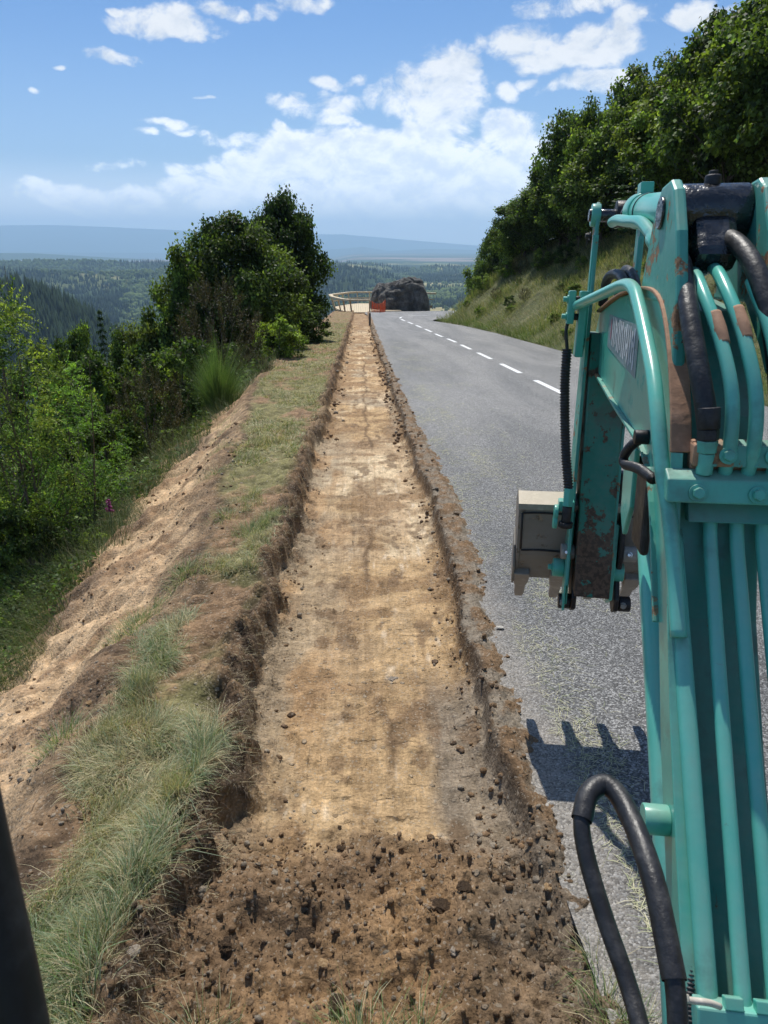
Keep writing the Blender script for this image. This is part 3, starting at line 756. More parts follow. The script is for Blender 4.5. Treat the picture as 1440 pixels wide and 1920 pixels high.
# ------------------------------------------------------------------ foliage
def leaf_material(name, tint=(1, 1, 1), trans=.38, rough=.55, spec=.22):
    m, n, b = newmat(name)
    col = n.new('ShaderNodeAttribute', attribute_name='Col').outputs['Color']
    r = n.new('ShaderNodeNewGeometry').outputs['Random Per Island']
    rnd = n.new('ShaderNodeObjectInfo').outputs['Random']
    f = n.mapr(n.math('POWER', r, 2.0), 0, 1, .68, 2.3, False); g = n.mapr(rnd, 0, 1, .8, 1.2, False); fg = n.math('MULTIPLY', f, g)
    c = n.mix(1.0, n.mix(1.0, col, tint+(1,), 'MULTIPLY'), n.comb(fg, fg, f), 'MULTIPLY')
    n.put(b.inputs['Base Color'], c); b.inputs['Roughness'].default_value = rough; b.inputs['Specular IOR Level'].default_value = spec
    t = n.new('ShaderNodeBsdfTranslucent'); n.put(t.inputs[0], n.mix(1.0, c, (1.7, 1.8, .7, 1), 'MULTIPLY'))
    mx = n.new('ShaderNodeMixShader'); mx.inputs[0].default_value = trans
    n.t.links.new(b.outputs[0], mx.inputs[1]); n.t.links.new(t.outputs[0], mx.inputs[2]); n.t.links.new(mx.outputs[0], n.t.nodes['Material Output'].inputs[0])
    return m
M_LEAF = leaf_material('leaves'); M_NEEDLE = leaf_material('needles', trans=.15, rough=.6, spec=.3)
def bark_material():
    m, n, b = newmat('bark'); p = n.new('ShaderNodeTexCoord').outputs['Object']
    a = n.noise(n.vmath('MULTIPLY', p, (6, 6, 1.2)), 3, 6, .7)
    n.put(b.inputs['Base Color'], n.ramp(a, [(.35, (.05, .038, .028)), (.65, (.17, .14, .11))])); b.inputs['Roughness'].default_value = .9
    n.put(b.inputs['Normal'], n.bump(a, .7, .03)); return m
M_BARK = bark_material()

def unit(v): return v/np.maximum(np.linalg.norm(v, axis=-1, keepdims=True), 1e-9)
def leaves(P, D, S, W, col, rng, curl=.25, nrm=None):
    """P bases, D leaf axis, S size, W width ratio"""
    k = len(P); up = unit(rng.normal(0, 1, (k, 3))*.55+np.array([0, 0, 1.])) if nrm is None else unit(nrm+rng.normal(0, .35, (k, 3))); side = unit(np.cross(D, up)); nn = np.cross(side, D)
    S = S[:, None]; V = np.stack([P, P+D*S*.5+side*S*W*.5+nn*S*curl*.2, P+D*S-nn*S*curl*.35, P+D*S*.5-side*S*W*.5+nn*S*curl*.2], 1)
    F = np.arange(k)[:, None]*4+np.array([[0, 1, 2, 3]])
    return V.reshape(-1, 3), F, np.repeat(col, 4, 0)
def tube_np(pts, rad, seg=6):
    pts = np.array(pts, float); k = len(pts); rad = np.broadcast_to(rad, (k,))
    t = np.gradient(pts, axis=0); t = unit(t); ref = np.where(np.abs(t[:, 2:3]) > .9, np.array([[1., 0, 0]]), np.array([[0, 0, 1.]]))
    a = unit(np.cross(t, ref)); b = np.cross(t, a)
    an = np.arange(seg)/seg*2*math.pi
    V = pts[:, None]+(a[:, None]*np.cos(an)[None, :, None]+b[:, None]*np.sin(an)[None, :, None])*rad[:, None, None]
    i = np.arange(k-1)[:, None]; j = np.arange(seg)[None]
    F = np.stack([i*seg+j, i*seg+(j+1) % seg, (i+1)*seg+(j+1) % seg, (i+1)*seg+j], -1).reshape(-1, 4)
    return V.reshape(-1, 3), F
def trunk_mesh(name, rng, tips, h=1.0, r0=.02, lean=.05, base_k=1):
    """tapered trunk with limbs to the clump centres; crown space is x,y in +-.5, z 0..1"""
    parts = []
    for s in range(base_k):
        ph = rng.uniform(0, 6.28); z = np.linspace(0, h, 9); k = np.linspace(0, 1, 9)
        off = .06*s*np.array([math.cos(ph), math.sin(ph)])
        c = np.stack([off[0]*(1+k*3)+lean*np.sin(k*2.5+ph)*k, off[1]*(1+k*3)+lean*np.cos(k*2.1+ph)*k, z-.04*(k == 0)], -1)
        v, f = tube_np(c, r0*(1-.85*k)*(1+.5*(k == 0)), 8); parts.append((v, f, np.zeros((len(v), 3))))
        for tpt in tips[s::base_k]:
            q = min(.85, max(.12, tpt[2]-.22)); b0 = np.array([np.interp(q*h, z, c[:, 0]), np.interp(q*h, z, c[:, 1]), q*h])
            mid = (b0+tpt)/2+np.array([0, 0, -.02])+rng.normal(0, .015, 3); rr = r0*(1-.8*q)*.5
            tt = np.linspace(0, 1, 5)[:, None]; cc = (1-tt)**2*b0+2*tt*(1-tt)*mid+tt**2*tpt
            v, f = tube_np(cc, rr*(1-.8*tt[:, 0]), 5); parts.append((v, f, np.zeros((len(v), 3))))
    V, F, C = join(parts); me = npmesh(name, V, F, None, True); me.materials.append(M_BARK); return me
def crown_deciduous(seed, n_cl=85, per=150, leaf=.03, cols=((.06, .11, .025), (.09, .15, .03), (.04, .075, .02)), low=.12, shape=1.0, width=.5, twigs=True, wr=.6):
    rng = np.random.default_rng(seed)
    u = unit(rng.normal(0, 1, (n_cl, 3))); rr = rng.uniform(.35, 1, n_cl)**.6
    c = u*rr[:, None]*np.array([width*.86, width*.86, (1-low)/2*.9]); c[:, 2] += low+(1-low)/2
    prof = 1-.35*shape*np.clip((c[:, 2]-.55)/.45, 0, 1)-.35*np.clip((.35-c[:, 2])/.3, 0, 1)
    c[:, :2] *= prof[:, None]; c += rng.normal(0, .03, c.shape)
    P = []; D = []; S = []; C = []; NR = []
    cols = np.array(cols)
    for i in range(n_cl):
        k = int(per*rng.uniform(.6, 1.3)); out = unit(c[i]-np.array([0, 0, .45])+1e-3)
        sz = rng.uniform(.075, .135)*(width/.5)**.5
        tw = unit(rng.normal(0, 1, (9, 3))+out*.9+np.array([0, 0, .2])); ti = rng.integers(0, 9, k); s = rng.uniform(0, 1, k)
        ball = unit(rng.normal(0, 1, (k, 3)))*(rng.uniform(.25, 1, (k, 1))**.6)*np.array([1, 1, .7])*sz*.80
        q = ball*.85+tw[ti]*(s**1.5*sz*.62)[:, None]
        P.append(c[i]+q); D.append(unit(unit(q)*.5+rng.normal(0, .6, (k, 3))+np.array([0, 0, -.15])))
        NR.append(unit(q)*.9+np.array([0, 0, .45]))
        S.append(leaf*rng.uniform(.6, 1.25, k)); base = cols[rng.integers(0, len(cols))]*rng.uniform(.6, 1.5)
        tip = 1+.55*sstep(.55, 1, s)                                              # young leaves at the twig ends are lighter
        C.append(base[None]*tip[:, None]*np.array([1.05, 1, .9]))
    V, F, Cc = leaves(np.concatenate(P), np.concatenate(D), np.concatenate(S), wr, np.concatenate(C), rng, nrm=np.concatenate(NR))
    me = npmesh('crown', V, F, Cc); me.materials.append(M_LEAF)
    tips = [c[i] for i in rng.choice(n_cl, min(26, n_cl), replace=False)]
    tm = trunk_mesh('trunk', rng, tips, .9, .018 if width < .7 else .02)
    return me, tm
def crown_conifer(seed, whorls=26, cols=((.03, .06, .022), (.045, .08, .028)), droop=.25, width=.26, sparse=False):
    rng = np.random.default_rng(seed); P = []; D = []; C = []; cols = np.array(cols); S = []
    for w in range(whorls):
        z = .06+.93*w/whorls; L = width*(1-z)**.8+.02; nb = rng.integers(6, 9)
        for b in range(nb):
            a = rng.uniform(0, 6.28); l = L*rng.uniform(.7, 1.15); k = int(26+230*l)
            s = rng.uniform(0, 1, k); dr = np.array([math.cos(a), math.sin(a), 0]); sd = np.array([-math.sin(a), math.cos(a), 0])
            lat = rng.normal(0, .16, k)*l*(1-s*.7)
            p = dr*(s*l)[:, None]+sd*lat[:, None]+np.array([0, 0, 1])*(z-droop*l*s+.12*l*s**3+rng.normal(0, .004, k))[:, None]
            P.append(p); D.append(unit(dr*.8+sd*(np.sign(lat)*.7)[:, None]+rng.normal(0, .3, (k, 3)))); S.append(rng.uniform(.014, .028, k)); C.append(np.repeat((cols[rng.integers(0, 2)]*rng.uniform(.75, 1.2))[None], k, 0)*(1+.5*s[:, None]**3))
    V, F, Cc = leaves(np.concatenate(P), np.concatenate(D), np.concatenate(S), .38, np.concatenate(C), rng, .1)
    me = npmesh('crown', V, F, Cc); me.materials.append(M_NEEDLE)
    tm = trunk_mesh('trunk', rng, [], .98, .014, .008); return me, tm
def crown_needle_bush(seed, cols=((.075, .062, .028), (.050, .050, .022)), n_b=200, per=80, width=.5):
    """rounded juniper-like bush: upright sprays of short needles, brownish"""
    rng = np.random.default_rng(seed); P = []; D = []; C = []; S = []; cols = np.array(cols)
    for i in range(n_b):
        u = unit(rng.normal(0, 1, 3)); r = rng.uniform(.3, 1)**.5; c = u*r*np.array([width*.8, width*.8, .42]); c[2] += .48; c[:2] *= 1-.5*max(0, (c[2]-.55)/.45)
        dr = unit(np.array([u[0]*.5, u[1]*.5, .9])+rng.normal(0, .2, 3)); k = per; s = rng.uniform(0, 1, k)
        P.append(c+dr*(s*.13)[:, None]+rng.normal(0, .011, (k, 3))); D.append(unit(dr+rng.normal(0, .6, (k, 3)))); S.append(rng.uniform(.012, .028, k)); C.append(np.repeat((cols[rng.integers(0, 2)]*rng.uniform(.6, 1.3))[None], k, 0))
    V, F, Cc = leaves(np.concatenate(P), np.concatenate(D), np.concatenate(S), .3, np.concatenate(C), rng, .1)
    me = npmesh('crown', V, F, Cc); me.materials.append(M_NEEDLE); tm = trunk_mesh('trunk', rng, [unit(rng.normal(0, 1, 3))*.25+np.array([0, 0, .5]) for _ in range(10)], .6, .02); return me, tm
def crown_pinnate(seed, n_cl=70, fr=9, leaf=.022, cols=((.17, .22, .045), (.10, .15, .03), (.05, .09, .02)), width=.5, low=.1):
    """rowan / ash: sprays of feather-shaped leaves made of paired leaflets"""
    rng = np.random.default_rng(seed); P = []; D = []; S = []; C = []; cols = np.array(cols); cc = []
    for i in range(n_cl):
        u = unit(rng.normal(0, 1, 3)); r = rng.uniform(.3, 1)**.6; c = u*r*np.array([width*.85, width*.85, (1-low)/2*.9]); c[2] += low+(1-low)/2; c[:2] *= 1-.55*max(0, (c[2]-.6)/.4); cc.append(c)
        col = cols[rng.integers(0, 3)]*rng.uniform(.8, 1.2)
        for j in range(fr):
            dr = unit(rng.normal(0, 1, 3)*np.array([1, 1, .45])+u*.6); sd = unit(np.cross(dr, [0, 0, 1.])+rng.normal(0, .15, 3)); L = rng.uniform(.08, .13); b0 = c+rng.normal(0, .02, 3)
            for t in np.linspace(.15, 1, 7):
                for sg in (-1, 1):
                    P.append(b0+dr*L*t+np.array([0, 0, -.03*t*t])); D.append(unit(dr*.45+sd*sg+rng.normal(0, .12, 3))); S.append(leaf*(1.15-.45*abs(t-.5))); C.append(col*(1+.25*(c[2] > .7)))
    V, F, Cc = leaves(np.array(P), np.array(D), np.array(S), .36, np.array(C), rng, .15)
    me = npmesh('crown', V, F, Cc); me.materials.append(M_LEAF); tm = trunk_mesh('trunk', rng, [cc[i] for i in range(0, n_cl, 2)], .97, .010, .05, 3); return me, tm
def broom_mesh(seed, k=2600, cols=((.15, .25, .07), (.10, .18, .045), (.22, .30, .10))):
    rng = np.random.default_rng(seed); a = rng.uniform(0, 6.28, k); r = np.abs(rng.normal(0, .10, k)); base = np.stack([np.cos(a)*r, np.sin(a)*r, rng.uniform(0, .3, k)], -1)
    c = pick(rng, k, cols, [.4, .35, .25]); V, F, C = blades(base, rng.uniform(.35, .95, k)*(.85+.2*np.sin(a*3)), np.full(k, .006), np.clip(.10+r*1.5+rng.normal(0, .16, k)+.10*np.sin(a*2+1), 0, .85), a+rng.normal(0, .4, k), c, rng, 4)
    me = npmesh('stems', V, F, C); me.materials.append(M_GRASS); return me

def land_at(x, y): return float(land_z(x, y))
def plant(name, meshes, x, y, zb, h, w, label, cat, group=None, rot=0, part_names=('crown', 'trunk')):
    e = empty(name, (x, y, zb)); e.rotation_euler = (0, 0, rot); tag(e, label, cat, group)
    for me, pn in zip(meshes, part_names):
        o = link(pn, me, None, e); o.scale = (w, w, h)
    return e
def stand(px, top, dist, sink=.1):
    """where a plant stands whose tip shows at this photo pixel, at this distance along y; and its height"""
    d = pixray(px, top); t = (dist-CAM.y)/d.y; p = CAM+d*t; zb = land_at(p.x, p.y)-sink
    return p.x, p.y, zb, p.z-zb
MPX = lambda w, dist: w/1387.*dist        # photo pixels to metres at a distance

G_DARK = ((.042, .068, .019), (.058, .092, .023), (.030, .052, .016))
G_MID = ((.070, .108, .024), (.100, .142, .031), (.048, .080, .020))
G_LITE = ((.085, .13, .030), (.065, .11, .026), (.11, .145, .035))
DEC = [crown_deciduous(1, 120, 240, .027, G_MID, wr=.75), crown_deciduous(2, 120, 240, .027, G_DARK, wr=.75), crown_deciduous(3, 115, 240, .027, G_LITE, wr=.7), crown_deciduous(4, 130, 230, .025, G_DARK, shape=1.3, wr=.75), crown_deciduous(5, 115, 250, .027, G_MID, shape=.7, wr=.75)]
CON = [crown_conifer(21), crown_conifer(22, 30, droop=.35, width=.22)]
BUSH = [crown_deciduous(31, 60, 150, .045, G_MID, low=.0, shape=.5), crown_deciduous(32, 60, 150, .045, G_LITE, low=0, shape=.4), crown_deciduous(33, 60, 160, .040, G_DARK, low=0, shape=.5)]
JUN = [crown_needle_bush(41), crown_needle_bush(42)]

def left_trees():
    T = [  # name, mesh, px, top, width px, dist, label, category
     ('maple_tree', crown_deciduous(51, 190, 300, .022, ((.020, .036, .012), (.030, .052, .015), (.014, .028, .010)), low=.05, shape=.7, wr=.8), 520, 343, 150, 31, 'dark dense maple with the highest crown, at the verge before the viewing platform', 'tree'),
     ('broadleaf_tree', crown_deciduous(52, 200, 300, .020, ((.055, .09, .022), (.08, .118, .027), (.038, .066, .018)), low=.02, shape=.8, wr=.75), 435, 386, 235, 26, 'large mid green broadleaf tree leaning against the dark maple', 'tree'),
     ('broadleaf_tree', DEC[4], 352, 468, 150, 25, 'lower glossy green tree on the valley side of the large broadleaf', 'tree'),
     ('juniper_bush', JUN[0], 400, 505, 165, 19, 'tall brownish needle bush standing in front of the large broadleaf tree', 'bush'),
     ('juniper_bush', JUN[1], 268, 680, 150, 12.5, 'brownish green needle bush in the middle of the slope thicket', 'bush'),
     ('juniper_bush', JUN[0], 350, 640, 90, 15.5, 'small brown needle bush half hidden behind the bright broom', 'bush'),
     ('shrub', BUSH[0], 520, 590, 90, 22, 'leafy shrub at the foot of the dark maple, against the grass verge', 'shrub'),
     ('shrub', JUN[1], 470, 655, 80, 18, 'low brownish shrub just behind the bright broom', 'shrub'),
     ('young_conifer', CON[0], 185, 570, 90, 24, 'small pointed conifer rising over the thicket by the valley', 'tree'),
     ('shrub', BUSH[1], 285, 585, 120, 24, 'light leafy shrub with its top against the forested hill', 'shrub'),
     ('shrub', DEC[2], 240, 600, 110, 27, 'pale green young tree next to the small conifer', 'tree'),
     ('shrub', DEC[1], 130, 605, 120, 22, 'dark leafy young tree above the lime green rowan', 'tree'),
     ('shrub', BUSH[2], 185, 650, 150, 19, 'deep green shrub below the small pointed conifer', 'shrub'),
     ('shrub', BUSH[0], 320, 655, 140, 18, 'glossy shrub between the two taller needle bushes', 'shrub'),
     ('shrub', BUSH[1], 110, 700, 150, 14, 'light green shrub to the side of the rowan crown', 'shrub'),
     ('shrub', BUSH[2], 190, 750, 150, 12, 'dark shrub beside the brownish needle bush on the slope', 'shrub'),
     ('shrub', BUSH[0], 330, 800, 80, 13, 'low shrub below the bright broom at the soil edge', 'shrub'),
     ('shrub', BUSH[2], 60, 760, 160, 10, 'shadowed shrub behind the rowan stems', 'shrub'),
     ('shrub', BUSH[0], 160, 860, 150, 9.5, 'broad leafy shrub below the brownish needle bush', 'shrub'),
     ('shrub', BUSH[1], 270, 880, 110, 10.5, 'small pale shrub at the upper end of the scraped slope', 'shrub'),
     ('shrub', BUSH[2], 40, 940, 170, 7.2, 'dark low shrub in the shade under the rowan', 'shrub'),
     ('shrub', BUSH[0], 175, 1010, 100, 7.6, 'leafy bramble beside the foxglove', 'shrub'),
     ('shrub', BUSH[2], 90, 1060, 130, 6.6, 'bramble thicket along the lower edge of the bare soil', 'shrub'),
     ('shrub', BUSH[0], 20, 1120, 110, 5.9, 'low bramble nearest the machine at the picture edge', 'shrub'),
     ('shrub', DEC[0], 70, 640, 170, 30, 'broadleaf tree standing deep on the slope behind the rowan', 'tree'),
     ('shrub', DEC[1], 470, 560, 160, 28, 'dark lower tree filling the gap under the large broadleaf', 'tree'),
     ('shrub', BUSH[2], 420, 640, 130, 22, 'dark shrub at the foot of the large broadleaf tree', 'shrub'),
     ('shrub', BUSH[2], 560, 560, 100, 29, 'dark leafy base growth under the maple', 'shrub'),
     ('shrub', BUSH[1], 345, 725, 100, 15, 'light shrub on the valley side of the bright broom', 'shrub'),
    ]
    for nm, mesh, px, top, w, dist, lab, cat in T:
        x, y, zb, h = stand(px, top, dist, .25)
        W = MPX(w, dist)/.86; h = max(h, .5)
        nm = 'young_tree' if nm == 'shrub' and cat == 'tree' else nm
        plant(nm, mesh, x, y, zb, h, W, lab, cat, rot=px)
    ro = crown_pinnate(61, 90, 10, .022)
    x, y, zb, h = stand(28, 480, 7.6, .2); plant('rowan_tree', ro, x-.25, y, zb, h, 1.55, 'lime green rowan with feathered leaves at the picture edge', 'tree', rot=1)
    ro2 = crown_pinnate(62, 70, 10, cols=((.06, .12, .03), (.09, .16, .035), (.12, .2, .05)))
    x, y, zb, h = stand(95, 640, 8.6, .2); plant('rowan_tree', ro2, x, y, zb, h, 1.5, 'darker green rowan just behind the lime green one', 'tree', rot=2)
    rg = random.Random(12)
    for k in range(22):
        y = rg.uniform(8, 27); x = float(veg_edge(y))-rg.uniform(.9, 2.6+y*.22); w = rg.uniform(1.3, 2.3)
        plant('shrub', BUSH[k % 3], x, y, land_at(x, y)-.2, w*rg.uniform(.8, 1.1), w, 'rounded green shrub in the dense thicket on the slope', 'shrub', 'shrubs filling the thicket on the slope', rot=k)
    # bright broom
    bm_ = broom_mesh(71, 4200)
    x, y, zb, h = stand(405, 668, 14.6, .1); e = empty('broom_bush', (x, y, zb)); tag(e, 'bright green broom with thin upright stems at the edge of the bare soil', 'bush')
    o = link('stems', bm_, None, e); o.scale = (h*1.0, h*1.0, h*1.15)
    # foxglove
    x, y, zb, h = stand(202, 935, 7.9, .05)
    e = empty('foxglove', (x, y, zb)); tag(e, 'single foxglove with purple bells above the slope grass', 'flower')
    v, f = tube_np([(0, 0, 0), (.01, 0, h*.5), (0, .01, h)], [.006, .005, .002]); m, nn, b = newmat('stalk'); b.inputs['Base Color'].default_value = (.09, .15, .04, 1)
    link('stem', npmesh('stem', v, f, None, True), m, e)
    bm = bmesh.new(); rg = random.Random(4)
    for i in range(34):
        k = i/33; a = rg.uniform(0, 6.28); z = h*(.70+.29*k); L = .045*(1-.6*k)
        M = Matrix.Translation((0, 0, z)) @ Matrix.Rotation(a, 4, 'Z') @ Matrix.Translation((L*.6, 0, -L*.2)) @ Matrix.Rotation(R(115), 4, 'Y')
        bmesh.ops.create_cone(bm, cap_ends=False, segments=7, radius1=.004, radius2=.013*(1-.5*k), depth=L, matrix=M)
    me = bpy.data.meshes.new('bells'); bm.to_mesh(me); bm.free(); m, nn, b = newmat('foxglove_bell'); b.inputs['Base Color'].default_value = (.30, .03, .17, 1); link('bells', me, m, e)
left_trees()

def undergrowth():
    rng = np.random.default_rng(17); out = []
    # grasses, ferns and low leaves covering the slope below the bare soil
    n0 = 60000; y = np.exp(rng.uniform(math.log(3.2), math.log(32), n0)); X = veg_edge(y)+.35-np.abs(rng.normal(0, 1, n0))*(.8+.16*y)
    X = X+.15*fbm(y*2, X*0, 3, 150)
    zf = lambda X, y: np.where(X > veg_edge(y)-.7, rz(y)+left_slope(X, y), land_z(X, y))
    z = zf(X, y); k = n0; s = np.clip(y/6, .7, 3)
    c = pick(rng, k, [(.085, .13, .035), (.16, .19, .075), (.05, .085, .025), (.25, .24, .12)], [.3, .25, .27, .18])
    az = 6*vn(X*1.1, y*1.1, 151)+rng.normal(0, .6, k)
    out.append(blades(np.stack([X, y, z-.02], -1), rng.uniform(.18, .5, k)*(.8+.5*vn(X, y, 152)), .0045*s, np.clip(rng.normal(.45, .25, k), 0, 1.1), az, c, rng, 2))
    V, F, C = join(out); o = link('undergrowth', npmesh('undergrowth', V, F, C), M_GRASS); tag(o, 'long grass and herbs covering the slope below the bare soil', 'undergrowth', kind='stuff')
    n0 = 42000; y = np.exp(rng.uniform(math.log(3.4), math.log(30), n0)); X = veg_edge(y)+.15-np.abs(rng.normal(0, 1, n0))*(.7+.14*y); z = zf(X, y)
    cl = vn(X*1.5, y*1.5, 160)
    keep = cl > .42; X = X[keep]; y = y[keep]; z = z[keep]; k = len(X); s = np.clip(y/7, .7, 2.4)
    P = np.stack([X, y, z+rng.uniform(0, .55, k)*(vn(X*1.5, y*1.5, 160)-.3)*1.6], -1)
    V, F, C = leaves(P, unit(rng.normal(0, 1, (k, 3))*np.array([1, 1, .4])), rng.uniform(.03, .065, k)*s, .6, pick(rng, k, [(.035, .065, .018), (.065, .11, .026), (.11, .16, .04)], [.45, .35, .2]), rng)
    o = link('ground_cover', npmesh('ground_cover', V, F, C), M_LEAF); tag(o, 'leafy low growth between the shrubs on the slope', 'ground cover', kind='stuff')
    # bank above the road
    n0 = 80000; y = rng.uniform(9, 58, n0)**1.0; d = rng.uniform(0, 1, n0)**1.15*9.5; X = right_edge(np.minimum(y, 49.5))+.1+d
    kk = bank(X, y) > .02; X = X[kk]; y = y[kk]; d = d[kk]; z = land_z(X, y)+.12*fbm(X*.5, y*.5, 4, 7)*sstep(.5, 3, d)-.05; k = len(X)
    tone = fbm(X*.6, y*.6, 3, 170)
    ca = pick(rng, k, [(.36, .34, .17), (.27, .29, .12), (.17, .22, .07), (.46, .41, .24)], [.32, .3, .23, .15]); cb = pick(rng, k, [(.10, .17, .04), (.16, .24, .06), (.2, .24, .09)], [.4, .35, .25])
    low = (rng.uniform(0, 1, k) < np.clip(1.1-d*1.1, 0, 1)*.8+.35*sstep(.0, .3, tone))[:, None]
    c = np.where(low, cb, ca)
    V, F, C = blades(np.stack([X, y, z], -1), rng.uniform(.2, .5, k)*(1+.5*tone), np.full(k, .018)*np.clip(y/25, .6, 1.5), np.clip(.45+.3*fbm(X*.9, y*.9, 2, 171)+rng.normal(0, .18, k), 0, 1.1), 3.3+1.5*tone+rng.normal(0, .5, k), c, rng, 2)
    o = link('bank_grass', npmesh('bank_grass', V, F, C), M_GRASS); tag(o, 'tall dry and green grass covering the cut bank above the road', 'grass', kind='stuff')
undergrowth()

def right_forest():
    rng = random.Random(8)
    F = [  # px, top py, dist along y, width m, mesh, label
     (917, 462, 58, 3.8, DEC[0], 'low broadleaf tree at the tip of the wood, over the bend of the road'),
     (947, 405, 54, 4.1, DEC[1], 'rounded tree second from the tip of the wood, a little taller than the first'),
     (980, 392, 50, 4.0, DEC[4], 'small broadleaf tree rising behind the tip of the wood'),
     (1012, 335, 47, 4.3, DEC[3], 'dark tree where the outline of the wood starts to climb steeply'),
     (1087, 200, 43, 5.0, DEC[1], 'tall slim broadleaf whose top stands free on the outline of the wood'),
     (1127, 168, 41, 5.0, DEC[0], 'leafy tree on the outline beside the spruce tip with clouds behind'),
     (1172, 155, 42, 5.0, CON[0], 'spruce with bare tip showing above the broadleaf trees'),
     (1217, 122, 39, 5.6, DEC[4], 'wide bright green beech on the outline of the wood'),
     (1287, 108, 38, 5.6, DEC[0], 'beech beside the tall dark spruce near the top of the wood'),
     (1317, 60, 37, 4.9, CON[1], 'tall dark spruce with its spire against the white cloud'),
     (1372, 30, 36, 6.1, DEC[2], 'light green tree near the highest corner of the wood'),
     (1407, 10, 35, 6.1, DEC[3], 'dark tall tree at the top corner of the wood'),
     (1472, -40, 33, 6.8, DEC[0], 'tallest beech cut off by the picture corner'),
    ]
    for px, top, dist, w, mesh, lab in F:
        x, y, zb, h = stand(px, top, dist, .3); plant('spruce_tree' if mesh in CON else 'beech_tree', mesh, x, y, zb, max(h, 2.5), w*(1.5 if mesh in CON else 1.0), lab, 'tree', rot=px)
    # inside of the wood: rows up the slope, in front of and behind the outline
    k = 0
    for (yy, off, w, h) in [(53.5, 5.8, 3.8, 3.2), (49.5, 5.8, 4.4, 4.2), (45.5, 6.0, 4.8, 4.6), (42, 6.2, 5, 5.2), (38.5, 6.4, 5.2, 5.6), (35, 6.6, 5.4, 6), (31.5, 6.8, 5.5, 6.2), (28, 7.0, 5.5, 6.4), (24.5, 7.2, 5.5, 6.6), (21, 7.4, 5.5, 6.6), (17.5, 7.4, 5.5, 6.6),
                            (48, 9.4, 5.2, 4.4), (43, 9.6, 5.6, 5.6), (38.5, 9.9, 5.6, 6.4), (34, 10.2, 6, 7), (30, 10.5, 6, 7), (26, 10.7, 6, 7.5), (22, 10.9, 6, 7.5),
                            (36, 14, 7, 7.5), (31, 14.5, 7, 8), (27, 15, 7, 8.5), (40, 13.5, 6.5, 7)]:
        x = float(right_edge(min(yy, 49.5)))+off-.45+rng.uniform(-.5, .5); y = yy+rng.uniform(-.8, .8); mesh = [DEC[0], DEC[1], DEC[3], DEC[4], DEC[0], CON[0], DEC[2], DEC[1]][k % 8]; k += 1
        zb = land_at(x, y)-.2
        plant('spruce_tree' if mesh in CON else 'beech_tree', mesh, x, y, zb, h*rng.uniform(.9, 1.1)*(1.15 if mesh in CON else 1), w*(1.5 if mesh in CON else 1.05), 'dark spruce among the beeches inside the wood above the bank' if mesh in CON else 'broadleaf tree in the dense wood above the grassy bank', 'tree', 'trees of the wood above the bank' if mesh not in CON else 'spruces inside the wood', rot=k*1.3)
    S = [(905, 545, 1.3, BUSH[0], 'pale leafy shrub at the foot of the wood near the bend'), (950, 520, 1.5, BUSH[1], 'light shrub under the wood above the bank'), (975, 512, 1.3, JUN[1], 'yellowish broom shrub at the upper edge of the bank'), (1015, 505, 1.4, BUSH[0], 'leafy shrub over the bare scar of the bank'),
         (1060, 498, 1.4, BUSH[2], 'dark shrub behind the stick of the machine'), (930, 560, .9, JUN[0], 'round green bush halfway up the bank'), (985, 565, .9, JUN[0], 'low round bush in the middle of the grassy bank'), (1040, 605, .6, BUSH[1], 'small leafy plant low on the bank beside the machine'), (900, 590, .7, BUSH[0], 'bright herb clump near the road edge of the bank'), (1075, 560, .9, BUSH[1], 'leafy plant on the bank just beside the bolted bracket')]
    for px, py, w, mesh, lab in S:
        d = pixray(px, py); t = np.linspace(12, 80, 1400); hit = (CAM.z+d.z*t) <= land_z(CAM.x+d.x*t, CAM.y+d.y*t); p = CAM+d*float(t[np.argmax(hit)])
        plant('shrub', mesh, p.x, p.y, p.z-.15, w*.95, w, lab, 'shrub', rot=px)
right_forest()
def bank_tussocks():
    rg = random.Random(31)
    for k in range(26):
        y = rg.uniform(16, 48); d = rg.uniform(.8, 4.6); x = float(right_edge(y))+d; w = rg.uniform(.35, .85)
        m = [BUSH[0], JUN[0], BUSH[1], JUN[1], BUSH[2]][k % 5]
        plant('shrub', m, x, y, land_at(x, y)-.08, w*rg.uniform(.6, 1.0), w, 'small bush growing in the grass of the cut bank', 'bush', 'small bushes scattered over the grassy bank', rot=k*2)
bank_tussocks()

